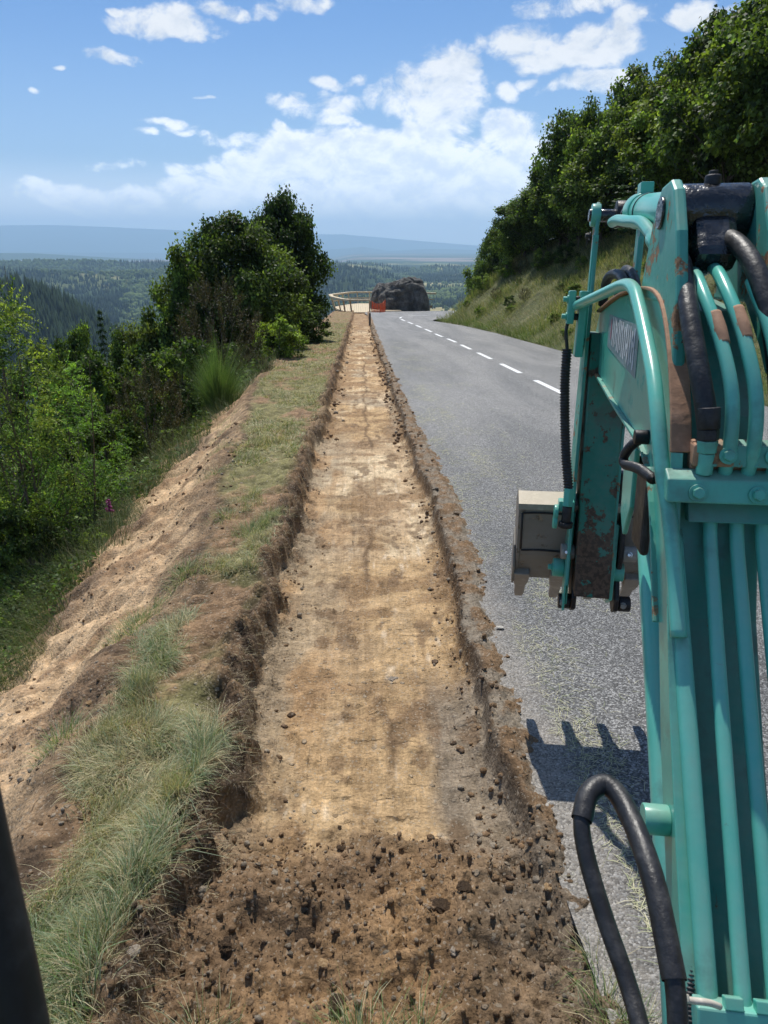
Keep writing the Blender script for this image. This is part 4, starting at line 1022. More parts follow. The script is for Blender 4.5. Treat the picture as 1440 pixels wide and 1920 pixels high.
# ------------------------------------------------------------------ boulder, platform, netting, posts
def deep_point(px, py, y):
    d = pixray(px, py); t = (y-CAM.y)/d.y; return CAM+d*t
def build_boulder():
    from mathutils import noise as mn
    bm = bmesh.new(); bmesh.ops.create_icosphere(bm, subdivisions=6, radius=1)
    L = deep_point(693, 583, 70); Rr = deep_point(809, 583, 70); w = (Rr.x-L.x)/2; cx = (Rr.x+L.x)/2; zb = L.z-.3; H = deep_point(770, 520, 70).z-zb
    for v in bm.verts:
        p = v.co.copy(); q = p*1.0
        n1 = mn.ridged_multi_fractal(p*1.3+Vector((3, 7, 1)), 1.0, 2.2, 5, 1.0, 2.0)
        cell = mn.cell_vector(p*2.2); f = mn.voronoi(p*2.1+Vector((5, 1, 2)))[0]
        k = 1+.10*mn.fractal(p*1.6, 1, 2, 5)+.07*(n1-1)-.20*max(0, .32-(f[1]-f[0]))
        x = q.x*k; y = q.y*k; z = q.z*k
        x = max(-.999, min(.999, q.x)); rho = math.sqrt(max(1e-6, 1-x*x))
        pr = float(np.interp(x, [-1, -.97, -.9, -.68, -.3, -.08, .12, .32, .5, .72, .84, .93, 1], [0, .45, .68, .84, .90, .93, .99, 1.0, .98, .90, .66, .42, 0]))
        zz = max(q.z/rho, -.12); zz = math.copysign(abs(zz)**.7, zz); yy = math.copysign(abs(q.y/rho)**.8, q.y)
        py_ = (1-x**4)**.5
        kk = 1+(k-1)*.9+.05*mn.noise(p*5+Vector((2, 2, 9)))-.10*max(0, .18-abs(mn.noise(p*2.3+Vector((9, 1, 4)))))*4
        v.co = (x*w*(.93+.07*kk), yy*py_*w*.7*kk, zz*pr*H*(.4+.6*kk))
    me = bpy.data.meshes.new('boulder'); bm.to_mesh(me); bm.free()
    m, n, b = newmat('dark_basalt'); p = n.new('ShaderNodeTexCoord').outputs['Object']
    a = n.noise(p, 1.6, 8, .72); c = n.noise(p, 7, 6, .7)
    n.put(b.inputs['Base Color'], n.mix(n.mapr(c, .55, .75), n.ramp(a, [(.38, (.08, .076, .07)), (.5, (.17, .163, .148)), (.62, (.31, .295, .26))]), (.19, .19, .15, 1)))
    b.inputs['Roughness'].default_value = .9; n.put(b.inputs['Normal'], n.bump(n.math('ADD', a, n.math('MULTIPLY', c, .5)), 1, .7))
    o = link('boulder', me, m, loc=(cx, 71, zb)); tag(o, 'huge dark weathered boulder on the outside of the road bend', 'boulder')
build_boulder()

def wood_material(name, a, c_):
    m, n, b = newmat(name); p = n.new('ShaderNodeTexCoord').outputs['Object']
    f = n.noise(n.vmath('MULTIPLY', p, (1, 1, 1)), 6, 5, .65); n.put(b.inputs['Base Color'], n.mix(n.mapr(f, .3, .7), a+(1,), c_+(1,))); b.inputs['Roughness'].default_value = .75; return m
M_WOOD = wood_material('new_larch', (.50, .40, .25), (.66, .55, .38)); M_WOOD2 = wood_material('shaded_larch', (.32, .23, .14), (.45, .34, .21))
def beam(a, b, w, h, up=Vector((0, 0, 1))):
    """box from a to b as (V,F)"""
    a = Vector(a); b = Vector(b); d = (b-a).normalized(); s = d.cross(up).normalized()
    if s.length < .1: s = Vector((1, 0, 0))
    u = s.cross(d).normalized(); V = []
    for p in (a, b):
        for i, j in ((-1, -1), (1, -1), (1, 1), (-1, 1)): V.append(p+s*i*w/2+u*j*h/2)
    return [tuple(v) for v in V], [(0, 1, 2, 3), (7, 6, 5, 4), (0, 4, 5, 1), (1, 5, 6, 2), (2, 6, 7, 3), (3, 7, 4, 0)]
def beam_obj(name, a, b, w, h, mat, parent, up=Vector((0, 0, 1)), bev=0):
    V, F = beam(a, b, w, h, up); me = bpy.data.meshes.new(name); me.from_pydata(V, [], F); me.update(); bmx = bmesh.new(); bmx.from_mesh(me); bmesh.ops.recalc_face_normals(bmx, faces=bmx.faces)
    if bev: bmesh.ops.bevel(bmx, geom=bmx.edges[:], offset=bev, segments=1, affect='EDGES')
    bmx.to_mesh(me); bmx.free(); return link(name, me, mat, parent)
def build_platform():
    root = empty('viewing_platform', (0, 0, 0)); tag(root, 'new pale wooden viewing platform with curved railing beside the boulder', 'platform')
    zf = float(rz(67.5))
    near = [deep_point(694, 587, 66.5), deep_point(660, 586, 66.4), deep_point(648, 580, 67.2), deep_point(640, 575, 68.6), deep_point(630, 574, 70.5), deep_point(627, 574, 73)]
    near = [Vector((p.x, p.y, zf)) for p in near]; far = [near[-1], Vector((near[-1].x+1.4, 76.5, zf)), Vector((-.3, 77.4, zf)), Vector((3.2, 77, zf)), Vector((7.0, 75.0, zf))]
    ring = near+far[1:]
    # floor boards
    n_b = 30
    xs = np.linspace(min(p.x for p in ring)+.1, 3.6, n_b+1)
    def span(x):
        hits = []
        pts = ring+[Vector((8.4, 68.8, zf)), Vector((1, 67.8, zf))]
        for i in range(len(pts)):
            a, b = pts[i], pts[(i+1) % len(pts)]
            if (a.x-x)*(b.x-x) < 0: hits.append(a.y+(b.y-a.y)*(x-a.x)/(b.x-a.x))
        return (min(hits), max(hits)) if len(hits) > 1 else None
    for i in range(n_b):
        x = (xs[i]+xs[i+1])/2; sp = span(x)
        if sp: beam_obj('plank', (x, sp[0], zf+.02), (x, sp[1], zf+.02), (xs[1]-xs[0])*.93, .05, M_WOOD, root)
    for i in range(len(ring)-1):
        a, b = ring[i], ring[i+1]; L = (b-a).length
        beam_obj('joist', a-Vector((0, 0, .14)), b-Vector((0, 0, .14)), .08, .24, M_WOOD2, root)
    # railing leans outward
    cen = Vector((1.0, 71.5, zf)); top = []
    for p in ring:
        o = (p-cen); o.z = 0; o.normalize(); top.append(p+o*.38+Vector((0, 0, 1.08)))
    for i in range(len(ring)-1):
        beam_obj('top_rail', top[i], top[i+1], .36, .15, M_WOOD, root)
        lo1 = ring[i].lerp(top[i], .5); lo2 = ring[i+1].lerp(top[i+1], .5)
        if i >= len(near)-1: beam_obj('middle_rail', lo1, lo2, .06, .10, M_WOOD, root)
        L = (ring[i+1]-ring[i]).length; k = max(1, int(L/1.15))
        for j in range(k):
            t = (j+.02)/k; beam_obj('post', ring[i].lerp(ring[i+1], t)-Vector((0, 0, .25)), top[i].lerp(top[i+1], t)-Vector((0, 0, .04)), .22, .12, M_WOOD2 if i < 3 else M_WOOD, root, Vector((1, 0, 0)))
build_platform()

def build_netting():
    root = empty('safety_netting', (0, 0, 0)); tag(root, 'bright orange plastic safety netting between the platform and the boulder', 'netting')
    m, n, b = newmat('orange_plastic'); b.inputs['Base Color'].default_value = (.85, .13, .02, 1); b.inputs['Roughness'].default_value = .5
    A = [deep_point(696, 583, 66.3), deep_point(712, 585, 65.5), deep_point(722, 584, 66.8)]
    A = [Vector((p.x, p.y, float(rz(p.y)))) for p in A]; hs = [.95, .72, 1.0]
    V = []; F = []
    def add(bv): 
        o = len(V); V.extend(bv[0]); F.extend([tuple(i+o for i in f) for f in bv[1]])
    for s in range(2):
        a, b_ = A[s], A[s+1]; K = 10; J = 6
        for i in range(K+1):
            t = i/K; p = a.lerp(b_, t)+Vector((0, .08*math.sin(i*1.7), 0)); h = hs[s]*(1-t)+hs[s+1]*t-.10*math.sin(t*math.pi)
            add(beam(p+Vector((0, 0, .03)), p+Vector((.03*math.sin(i*2.1), 0, h)), .035, .012, Vector((0, 1, 0))))
        for j in range(J+1):
            for i in range(K):
                q = []
                for ii in (i, i+1):
                    t = ii/K; p = a.lerp(b_, t)+Vector((.03*math.sin(ii*2.1)*j/J, .08*math.sin(ii*1.7), 0)); h = hs[s]*(1-t)+hs[s+1]*t-.10*math.sin(t*math.pi); q.append(p+Vector((0, 0, .03+(h-.03)*j/J)))
                add(beam(q[0], q[1], .012, .034))
    me = bpy.data.meshes.new('net'); me.from_pydata(V, [], F); me.update(); link('net', me, m, root)
    for p, h in zip(A, (.95, .9, 1.12)): beam_obj('post', p-Vector((0, 0, .1)), p+Vector((.02, 0, h)), .05, .05, M_WOOD2, root, Vector((0, 1, 0)))
build_netting()

def build_posts():
    m, n, b = newmat('grey_post'); b.inputs['Base Color'].default_value = (.09, .09, .085, 1); b.inputs['Roughness'].default_value = .7
    p = deep_point(690, 612, 45); z = float(rz(45)); x = .52
    root = empty('marker_post', (x, 45, z)); tag(root, 'short dark roadside post between the dug strip and the asphalt', 'post')
    beam_obj('post', (0, 0, -.1), (0, 0, .62), .12, .08, m, root, Vector((0, 1, 0)), .01); beam_obj('cap', (0, 0, .62), (0, 0, .66), .14, .10, m, root, Vector((0, 1, 0)))
    wires = []
    for i, (px, py, y, h) in enumerate([(606, 590, 42, .85), (597, 596, 38, .8), (588, 600, 34.5, .85), (577, 606, 31, .8)]):
        q = deep_point(px, py+20, y); x = q.x; z = land_at(x, y)
        o = beam_obj('fence_stake', (x, y, z-.15), (x+.02, y, z+h), .045, .045, M_BARK, None, Vector((0, 1, 0)), .006)
        tag(o, ['thin wooden stake nearest the viewing platform on the verge', 'second thin wooden stake from the platform on the verge', 'third thin stake from the platform on the verge', 'thin stake closest to the dark maple on the verge'][i], 'stake', 'thin stakes of the old fence along the verge')
build_posts()

# ------------------------------------------------------------------ haze: one closed box of even air
def build_haze():
    m = bpy.data.materials.new('air'); m.use_nodes = True; t = m.node_tree; t.nodes.clear()
    v = t.nodes.new('ShaderNodeVolumePrincipled'); v.inputs['Color'].default_value = (.50, .74, 1, 1); v.inputs['Density'].default_value = 1.1e-4; v.inputs['Anisotropy'].default_value = .2
    o = t.nodes.new('ShaderNodeOutputMaterial'); t.links.new(v.outputs[0], o.inputs['Volume'])
    s = 25600; z0, z1 = -800, 760
    V = [(x, y, z) for z in (z0, z1) for x, y in ((-s, -s), (s, -s), (s, s), (-s, s))]
    F = [(3, 2, 1, 0), (4, 5, 6, 7), (0, 1, 5, 4), (1, 2, 6, 5), (2, 3, 7, 6), (3, 0, 4, 7)]
    me = bpy.data.meshes.new('haze'); me.from_pydata(V, [], F); me.update(); me.materials.append(m)
    o = link('haze', me); tag(o, kind='stuff')
build_haze()

# ------------------------------------------------------------------ excavator (machine frame: v right, u forward, w up)
def paint(name, base, chip=.5, rough=.32, rust=(.20, .085, .03), dirt=.3, scale=9, low=None):
    m, n, b = newmat(name); p = n.new('ShaderNodeTexCoord').outputs['Object']
    a = n.noise(p, scale, 8, .72); d = n.noise(p, 3.2, 6, .65); f = n.noise(p, 60, 3, .6)
    if low: a = n.math('ADD', a, n.mapr(n.sep(p)[2], low[0], low[1], .17, 0))
    fade = n.mix(n.mapr(d, .35, .7), base+(1,), tuple(min(1, c*1.25+.03) for c in base)+(1,))
    c = n.mix(n.mapr(a, chip, chip+.02), fade, n.mix(n.mapr(f, .4, .6), rust+(1,), tuple(c*.45 for c in rust)+(1,)))
    sc_ = n.noise(n.vmath('MULTIPLY', p, (70, 9, 6)), 1.0, 6, .8, dist=.6); sc2 = n.noise(n.vmath('MULTIPLY', p, (9, 30, 90)), 1.0, 6, .8, dist=.8)
    c = n.mix(n.math('MULTIPLY', n.mapr(n.math('MAXIMUM', sc_, sc2), .66, .70), .55), c, n.mix(n.mapr(d, .4, .6), (.09, .07, .05, 1), (.42, .46, .42, 1)))
    up = n.sep(n.new('ShaderNodeNewGeometry').outputs['Normal'])[2]
    c = n.mix(n.math('MULTIPLY', n.math('MULTIPLY', n.mapr(up, .2, .95), n.mapr(d, .35, .6)), .45), c, (.34, .31, .25, 1))
    c = n.mix(n.math('MULTIPLY', n.mapr(d, .56, .66), .35), c, (.03, .05, .045, 1))
    c = n.mix(n.math('MULTIPLY', n.mapr(n.math('ADD', d, n.math('MULTIPLY', f, .3)), .55, .95), dirt), c, (.16, .13, .10, 1))
    n.put(b.inputs['Base Color'], c); n.put(b.inputs['Roughness'], n.mapr(a, chip-.1, chip+.05, rough, .8))
    b.inputs['Specular IOR Level'].default_value = .5
    h = n.math('SUBTRACT', n.math('MULTIPLY', f, .12), n.mapr(a, chip, chip+.02)); n.put(b.inputs['Normal'], n.bump(h, .35, .004)); return m
TEAL = (.080, .44, .345)
M_TEAL = paint('teal_paint', TEAL, .655, .30)
M_WORN = paint('worn_teal_paint', (.07, .35, .28), .565, .38, rust=(.42, .22, .11))
M_STICK = paint('scratched_stick_paint', (.02, .19, .135), .56, .45, rust=(.13, .08, .05), dirt=.55, scale=14, low=(.65, 1.15))
M_PIPE = paint('pipe_paint', (.105, .48, .395), .78, .28, dirt=.15)
M_BUCKET = paint('bucket_steel', (.21, .195, .175), .58, .5, rust=(.33, .26, .20), dirt=.4, scale=16)
def simple(name, col, rough, metal=0, spec=.5, bscale=0, bump=.3):
    m, n, b = newmat(name); p = n.new('ShaderNodeTexCoord').outputs['Object']; f = n.noise(p, 22, 5, .65)
    n.put(b.inputs['Base Color'], n.mix(n.mapr(f, .45, .8), col+(1,), tuple(min(1, c*1.6+.03) for c in col)+(1,))); n.put(b.inputs['Roughness'], n.mapr(f, .3, .8, rough, min(1, rough+.25))); b.inputs['Metallic'].default_value = metal; b.inputs['Specular IOR Level'].default_value = spec
    if bscale: n.put(b.inputs['Normal'], n.bump(n.noise(p, bscale, 4, .6), bump, .01))
    return m
M_RUBBER = simple('black_rubber', (.018, .018, .02), .38, bscale=40)
M_DARK = simple('dark_steel', (.03, .028, .03), .4, .4, bscale=30)
M_GREASE = simple('black_grease', (.012, .012, .014), .15, 0, .9, bscale=18, bump=.9)
M_EDGE = simple('sunlit_lip_steel', (.34, .30, .23), .5, .2)  # paler bucket steel: sunlight on the top lip put into its colour
M_TOOTH = simple('tooth_steel', (.32, .29, .26), .55, .2, bscale=15)
M_CHROME = simple('chrome', (.6, .6, .62), .15, 1)
M_TIE = simple('tie_plastic', (.55, .50, .42), .5)
M_RUSTP = simple('bare_primer', (.36, .20, .12), .7, bscale=20)

MYAW = math.atan(.175)
MROT = Matrix.Rotation(-SLOPE, 4, 'X') @ Matrix.Rotation(-MYAW, 4, 'Z')
machine = empty('excavator'); machine.matrix_world = Matrix.Rotation(-SLOPE, 4, 'X') @ Matrix.Translation((.39, 0, 0)) @ Matrix.Rotation(-MYAW, 4, 'Z')
tag(machine, 'teal excavator arm with black hoses and dark toothed bucket over the road, black cab pillar', 'excavator')

def finish(name, bm, mat, parent, bevel=0, smooth=False, seg=2):
    bmesh.ops.remove_doubles(bm, verts=bm.verts, dist=1e-5); bmesh.ops.recalc_face_normals(bm, faces=bm.faces)
    me = bpy.data.meshes.new(name); bm.to_mesh(me); bm.free()
    if smooth: me.polygons.foreach_set('use_smooth', [True]*len(me.polygons))
    o = link(name, me, mat, parent)
    if bevel:
        md = o.modifiers.new('b', 'BEVEL'); md.width = bevel; md.segments = seg; md.limit_method = 'ANGLE'; md.angle_limit = R(35)
    return o
def plate(name, prof, v0, v1, mat, parent, bevel=.003, v1f=None):
    """prof: list of (u, w); extruded between v0 and v1"""
    bm = bmesh.new(); A = [bm.verts.new((v0, u, w)) for u, w in prof]; B = [bm.verts.new((v1f(u) if v1f else v1, u, w)) for u, w in prof]; k = len(prof)
    bm.faces.new(A); bm.faces.new(B[::-1])
    for i in range(k): bm.faces.new((A[i], B[i], B[(i+1) % k], A[(i+1) % k]))
    return finish(name, bm, mat, parent, bevel)
def cat(pts, n_=8):
    P = [Vector(p) for p in pts]; P = [P[0]*2-P[1]]+P+[P[-1]*2-P[-2]]; out = []
    for i in range(1, len(P)-2):
        for j in range(n_):
            t = j/n_; a, b, c, d = P[i-1:i+3]; out.append(.5*((2*b)+(c-a)*t+(2*a-5*b+4*c-d)*t*t+(3*b-a-3*c+d)*t**3))
    out.append(P[-2]); return out
def tube(name, pts, r, mat, parent, seg=14, sm=True, n_=8, ribs=0, caps=True):
    """pts in (v, u, w)"""
    P = cat(pts, n_) if sm else [Vector(p) for p in pts]
    if ribs:
        d = [0]
        for a, b in zip(P, P[1:]): d.append(d[-1]+(b-a).length)
        m_ = int(d[-1]/ribs)*4; Q = []; rr = []
        for i in range(m_+1):
            s = d[-1]*i/m_; j = max(0, min(len(P)-2, int(np.searchsorted(d, s)-1))); t = (s-d[j])/max(d[j+1]-d[j], 1e-9); Q.append(P[j].lerp(P[j+1], t)); rr.append(r*(1.0 if i % 4 in (0, 1) else .80))
        P = Q
    else: rr = [r]*len(P) if not hasattr(r, '__len__') else list(np.interp(np.linspace(0, 1, len(P)), np.linspace(0, 1, len(r)), r))
    bm = bmesh.new(); prev = None; nrm = Vector((1, 0, 0)); rings = []
    for i, p in enumerate(P):
        t = (P[min(i+1, len(P)-1)]-P[max(i-1, 0)]).normalized(); a = (nrm-t*nrm.dot(t))
        if a.length < .05: a = t.orthogonal()
        a.normalize(); nrm = a; b = t.cross(a)
        rings.append([bm.verts.new(p+(a*math.cos(q)+b*math.sin(q))*rr[i]) for q in [2*math.pi*k/seg for k in range(seg)]])
    for A, B in zip(rings, rings[1:]):
        for k in range(seg): bm.faces.new((A[k], A[(k+1) % seg], B[(k+1) % seg], B[k]))
    if caps: bm.faces.new(rings[0][::-1]); bm.faces.new(rings[-1])
    o = finish(name, bm, mat, parent, 0, True)
    return o
def cyl(name, a, b, r, mat, parent, seg=24, bevel=.002, r2=None):
    a = Vector(a); b = Vector(b); d = b-a; bm = bmesh.new()
    M = Matrix.Translation((a+b)/2) @ d.to_track_quat('Z', 'Y').to_matrix().to_4x4()
    bmesh.ops.create_cone(bm, cap_ends=True, segments=seg, radius1=r, radius2=r if r2 is None else r2, depth=d.length, matrix=M)
    o = finish(name, bm, mat, parent, bevel)
    if seg > 8: 
        o.data.polygons.foreach_set('use_smooth', [len(p.vertices) == 4 for p in o.data.polygons])
    return o
def bolt(p, d, r, mat, parent, L=.014):
    """hexagon head with washer, at p facing d"""
    p = Vector(p); d = Vector(d).normalized()
    w = cyl('bolt', p, p+d*.004, r*1.45, mat, parent, 20, .001)
    cyl('head', p+d*.004, p+d*(.004+L), r, mat, w, 6, .002)
    return w
def box(name, v, u, w, mat, parent, bevel=.003):
    """axis box in the machine frame: ranges"""
    bm = bmesh.new(); bmesh.ops.create_cube(bm, size=1, matrix=Matrix.Translation(((v[0]+v[1])/2, (u[0]+u[1])/2, (w[0]+w[1])/2)) @ Matrix.Diagonal((v[1]-v[0], u[1]-u[0], w[1]-w[0], 1)))
    return finish(name, bm, mat, parent, bevel)
def rbox(name, c, ax, size, mat, parent, bevel=.003):
    """box at c with size (v, along, out); ax = direction 'along' in the u,w plane"""
    c = Vector(c); a = Vector((0, ax[0], ax[1])).normalized(); o_ = Vector((0, -a.z, a.y)); M = Matrix(((1, 0, 0), (0, a.y, o_.y), (0, a.z, o_.z))).to_4x4(); M.translation = c
    bm = bmesh.new(); bmesh.ops.create_cube(bm, size=1, matrix=M @ Matrix.Diagonal(tuple(size)+(1,))); return finish(name, bm, mat, parent, bevel)

TOPE = [(.70, .20), (.994, .546), (1.265, .901), (1.40, 1.12), (1.484, 1.315), (1.515, 1.436), (1.56, 1.529), (1.66, 1.655), (1.80, 1.744), (2.04, 1.765), (2.42, 1.745), (2.84, 1.69), (2.93, 1.60)]
BOTE = [(2.90, 1.515), (2.78, 1.480), (2.25, 1.425), (1.95, 1.40), (1.79, 1.375), (1.66, 1.29), (1.50, 1.06), (1.375, .84), (1.15, .53), (.86, .16)]
BW = .20
wid = lambda u: BW if u < 1.9 else BW-.075*min(1, (u-1.9)/.8)
RECE = [(.76, .14), (1.045, .50), (1.318, .858), (1.46, 1.09), (1.53, 1.29), (1.565, 1.40), (1.61, 1.50), (1.70, 1.62), (1.82, 1.715), (2.04, 1.745), (2.42, 1.73), (2.84, 1.68), (2.92, 1.60)]
M_CHAN = paint('shaded_channel_paint', (.04, .27, .22), .66, .45, dirt=.4)  # boom teal darkened in its colour for the shade between the pipes, plus dirt
BOTI = [(2.895, 1.52), (2.78, 1.487), (2.25, 1.432), (1.95, 1.41), (1.80, 1.385), (1.675, 1.30), (1.545, 1.07), (1.43, .85), (1.20, .54), (.90, .10)]
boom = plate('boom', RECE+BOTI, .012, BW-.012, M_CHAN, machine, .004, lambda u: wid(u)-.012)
plate('side_plate', TOPE+BOTE, 0, .013, M_TEAL, boom, .003)
plate('side_plate', TOPE+BOTE, BW-.013, BW, M_TEAL, boom, .003, lambda u: wid(u)) if False else None
# flange strips along the edges of the left side plate (they carry the light)
def strip(name, pts, v0, v1, th, mat, parent, sign=1, bevel=.002):
    """flat bar following pts (u,w), thickness th to the side 'sign' of the path"""
    P = cat([(0, u, w) for u, w in pts], 5); bm = bmesh.new(); rows = []
    for i, p in enumerate(P):
        t = (P[min(i+1, len(P)-1)]-P[max(i-1, 0)]).normalized(); o_ = Vector((0, -t.z, t.y))*sign
        q = p+o_*th; rows.append([bm.verts.new((v0, p.y, p.z)), bm.verts.new((v1, p.y, p.z)), bm.verts.new((v1, q.y, q.z)), bm.verts.new((v0, q.y, q.z))])
    for A, B in zip(rows, rows[1:]):
        for k in range(4): bm.faces.new((A[k], A[(k+1) % 4], B[(k+1) % 4], B[k]))
    bm.faces.new(rows[0]); bm.faces.new(rows[-1][::-1]); return finish(name, bm, mat, parent, bevel)
strip('top_flange', TOPE[:6], -.010, .014, .008, M_TEAL, boom, 1)
strip('edge_strip', TOPE[5:12], -.012, .03, .008, M_RUSTP, boom, 1)
strip('lower_flange', BOTE[1:7], -.012, .035, .010, M_WORN, boom, 1)
strip('weld_bead', [(u+.012, w-.010) for u, w in TOPE[1:5]], -.004, .003, .006, M_PIPE, boom, -1)
# sticker remnants on the left side plate
m_dec = simple('white_vinyl', (.62, .66, .68), .4); m_red = simple('pink_vinyl', (.55, .16, .24), .4); m_grey = simple('grey_vinyl', (.22, .32, .33), .35)
def decal():
    # pale patch with thin uneven upright strokes, as on the side plate
    rg = random.Random(2); us = np.linspace(2.52, 2.06, 15)
    f_top = lambda u: np.interp(u, [2.06, 2.52], [1.665, 1.69]); f_bot = lambda u: np.interp(u, [2.06, 2.52], [1.545, 1.595])
    bm = bmesh.new(); q = [(u, w) for u, w in ((2.58, f_bot(2.58)-.01), (2.03, f_bot(2.03)-.012), (2.03, f_top(2.03)+.008), (2.58, f_top(2.58)))]
    bm.faces.new([bm.verts.new((-.0012, u, w)) for u, w in q]); finish('decal_patch', bm, m_grey, boom)
    bars = [(0, 1, 'r'), (.12, 1, 'r'), (.25, .9, 'w'), (.5, 1, 'w'), (.5, .4, 'd'), (1, 1, 'w'), (1.4, .9, 'w')]
    for i in range(14):
        u0 = us[i]; wd = .019 if i else .014; a = f_bot(u0)+(.004 if i % 3 else .018); b = f_top(u0)-(.002 if i % 4 else .012)
        bm = bmesh.new(); bm.faces.new([bm.verts.new((-.0024, u, w)) for u, w in ((u0, a), (u0-wd, a-.002), (u0-wd, b-.002), (u0, b))]); finish('decal_stroke', bm, m_red if i == 0 else m_dec, boom)
        if i in (3, 6, 9, 12):
            mdl = a+(b-a)*[.5, .75, .3, .55][(i//3)-1]; bm = bmesh.new(); bm.faces.new([bm.verts.new((-.0030, u, w)) for u, w in ((u0-.008, mdl), (u0-.045, mdl-.012), (u0-.045, mdl+.004), (u0-.008, mdl+.016))]); finish('decal_stroke', bm, m_dec, boom)
decal()

# pipes on the operator's side of the boom
PL = [(.80, .335), (.992, .586), (1.247, .921), (1.40, 1.13), (1.50, 1.275)]
off = [(u-.0, w+.0) for u, w in PL]
pipe_specs = [(.012, .034, -.012), (.083, .083, 0), (.136, .136, 0), (.187, .190, 0)]
for i, (va, vb, dr) in enumerate(pipe_specs):
    pts = [(vb+(va-vb)*k/4, u+.010*(i == 0), w-.008*(i == 0)) for k, (u, w) in enumerate(off)]
    if i: pts += [(va, 1.505, 1.37)]
    tube('pipe', pts, .0180 if i == 0 else .0145, M_PIPE, boom)
# second run of pipes from the block up into the bracket
tube('pipe', [(.095, 1.505, 1.37), (.093, 1.475, 1.46), (.09, 1.495, 1.56), (.075, 1.56, 1.66), (.055, 1.66, 1.755), (.06, 1.78, 1.80), (.08, 1.95, 1.80)], .0140, M_PIPE, boom)
tube('pipe', [(.140, 1.505, 1.37), (.138, 1.475, 1.46), (.135, 1.495, 1.56), (.118, 1.56, 1.67), (.100, 1.66, 1.765), (.10, 1.78, 1.81), (.11, 1.95, 1.80)], .0140, M_PIPE, boom)
tube('pipe', [(.187, 1.505, 1.37), (.185, 1.475, 1.46), (.18, 1.495, 1.56), (.172, 1.56, 1.67), (.15, 1.66, 1.78)], .0140, M_PIPE, boom)
for v, u, w in ((.074, 1.575, 1.682), (.117, 1.575, 1.692)): tube('rusty_band', [(v+.004, u-.02, w-.028), (v, u, w), (v-.006, u+.03, w+.030)], .0146, M_RUSTP, boom)
# clamp bar (lower) and clamp blocks (upper)
ax = (.6, .8)
cb = plate('clamp_bar', [(1.452, 1.345), (1.462, 1.392), (1.50, 1.408), (1.515, 1.345)], -.022, .25, M_TEAL, boom, .004)
for v in (.037, .152): bolt((v, 1.455, 1.366), (0, -.97, .22), .0125, M_TEAL, boom, .012)
for v0, v1 in ((.055, .128), (.142, .215)):
    bl = plate('clamp_block', [(1.468, 1.418), (1.474, 1.462), (1.505, 1.470), (1.525, 1.418)], v0, v1, M_WORN, boom, .003)
    bolt(((v0+v1)/2-.002, 1.468, 1.442), (0, -.97, .22), .012, M_TEAL, bl, .012)
plate('clamp_base', [(1.50, 1.405), (1.50, 1.465), (1.53, 1.465), (1.53, 1.405)], .028, .2, M_RUSTP, boom, .003)
box('clamp_pad', (.027, .052), (1.478, 1.53), (1.415, 1.462), M_RUSTP, boom, .005)
plate('lower_plate', [(1.47, 1.30), (1.50, 1.35), (1.53, 1.34), (1.50, 1.295)], .03, .2, M_CHAN, boom)  # same darkened teal stands in for the shadow under the clamp bar
for i in range(2): rbox('weld_mark', (.012+.0, 1.335+.14*i, 1.01+.19*i), ax, (.003, .012, .006), M_PIPE, boom, .001)
# lower end bracket the pipes disappear into
plate('pipe_bracket', [(.925, .52), (.962, .597), (1.0, .585), (.97, .50)], .0, .22, M_PIPE, boom, .004)
for v in (.06, .11, .16): rbox('bracket_pad', (v, .975, .600), ax, (.03, .02, .02), M_TEAL, boom, .002)

# bracket plates of the stick cylinder
BR = [(1.60, 1.585), (1.635, 1.74), (1.70, 1.885), (1.765, 1.975), (1.81, 2.0), (1.90, 1.995), (1.96, 1.94), (2.02, 1.83), (2.06, 1.74), (1.80, 1.735), (1.66, 1.64)]
for v in (-.004, .182): plate('bracket_plate', BR, v, v+.026, M_WORN if v < 0 else M_WORN, boom, .007)
cyl('pin_boss', (.022, 1.865, 1.935), (.182, 1.865, 1.935), .062, M_GREASE, boom, 32, .006)
cyl('grease_cap', (.10, 1.862, 1.985), (.10, 1.862, 2.015), .018, M_DARK, boom, 16, .004); cyl('grease_cap', (.10, 1.862, 2.01), (.10, 1.862, 2.024), .011, M_DARK, boom, 6)
cyl('pin_washer', (-.012, 1.865, 1.935), (-.004, 1.865, 1.935), .036, M_GREASE, boom, 28)
rbox('grease_lump', (.10, 1.80, 1.86), ax, (.10, .12, .08), M_GREASE, boom, .025)

# stick cylinder
sc = cyl('stick_cylinder', (.075, 1.93, 1.945), (.070, 2.52, 2.005), .050, M_PIPE, machine, 36, .004)
cyl('end_cap', (.075, 1.905, 1.942), (.075, 1.945, 1.9455), .057, M_GREASE, sc, 30, .004)
cyl('gland', (.070, 2.50, 2.003), (.069, 2.60, 2.012), .055, M_TEAL, sc, 30, .005); cyl('band', (.070, 2.43, 1.996), (.070, 2.44, 1.997), .0515, M_DARK, sc, 36, .001)
cyl('rod', (.069, 2.60, 2.012), (.066, 2.86, 2.03), .024, M_CHROME, sc, 24); cyl('rod_eye', (.035, 2.89, 2.033), (.10, 2.89, 2.033), .045, M_DARK, sc, 28, .005)
box('port_block', (.05, .09), (2.50, 2.56), (2.055, 2.088), M_TEAL, sc, .003)
tube('port_pipe', [(-.005, 2.66, 1.985), (.0, 2.58, 1.985), (.004, 2.40, 1.965), (.012, 2.22, 1.945), (.020, 2.08, 1.90), (.022, 2.0, 1.875)], .017, M_PIPE, sc)
cyl('port_nut', (.02, 2.06, 1.893), (.022, 2.0, 1.872), .024, M_TEAL, sc, 20); cyl('port_nut', (.022, 2.0, 1.872), (.022, 1.97, 1.862), .02, M_DARK, sc, 6)
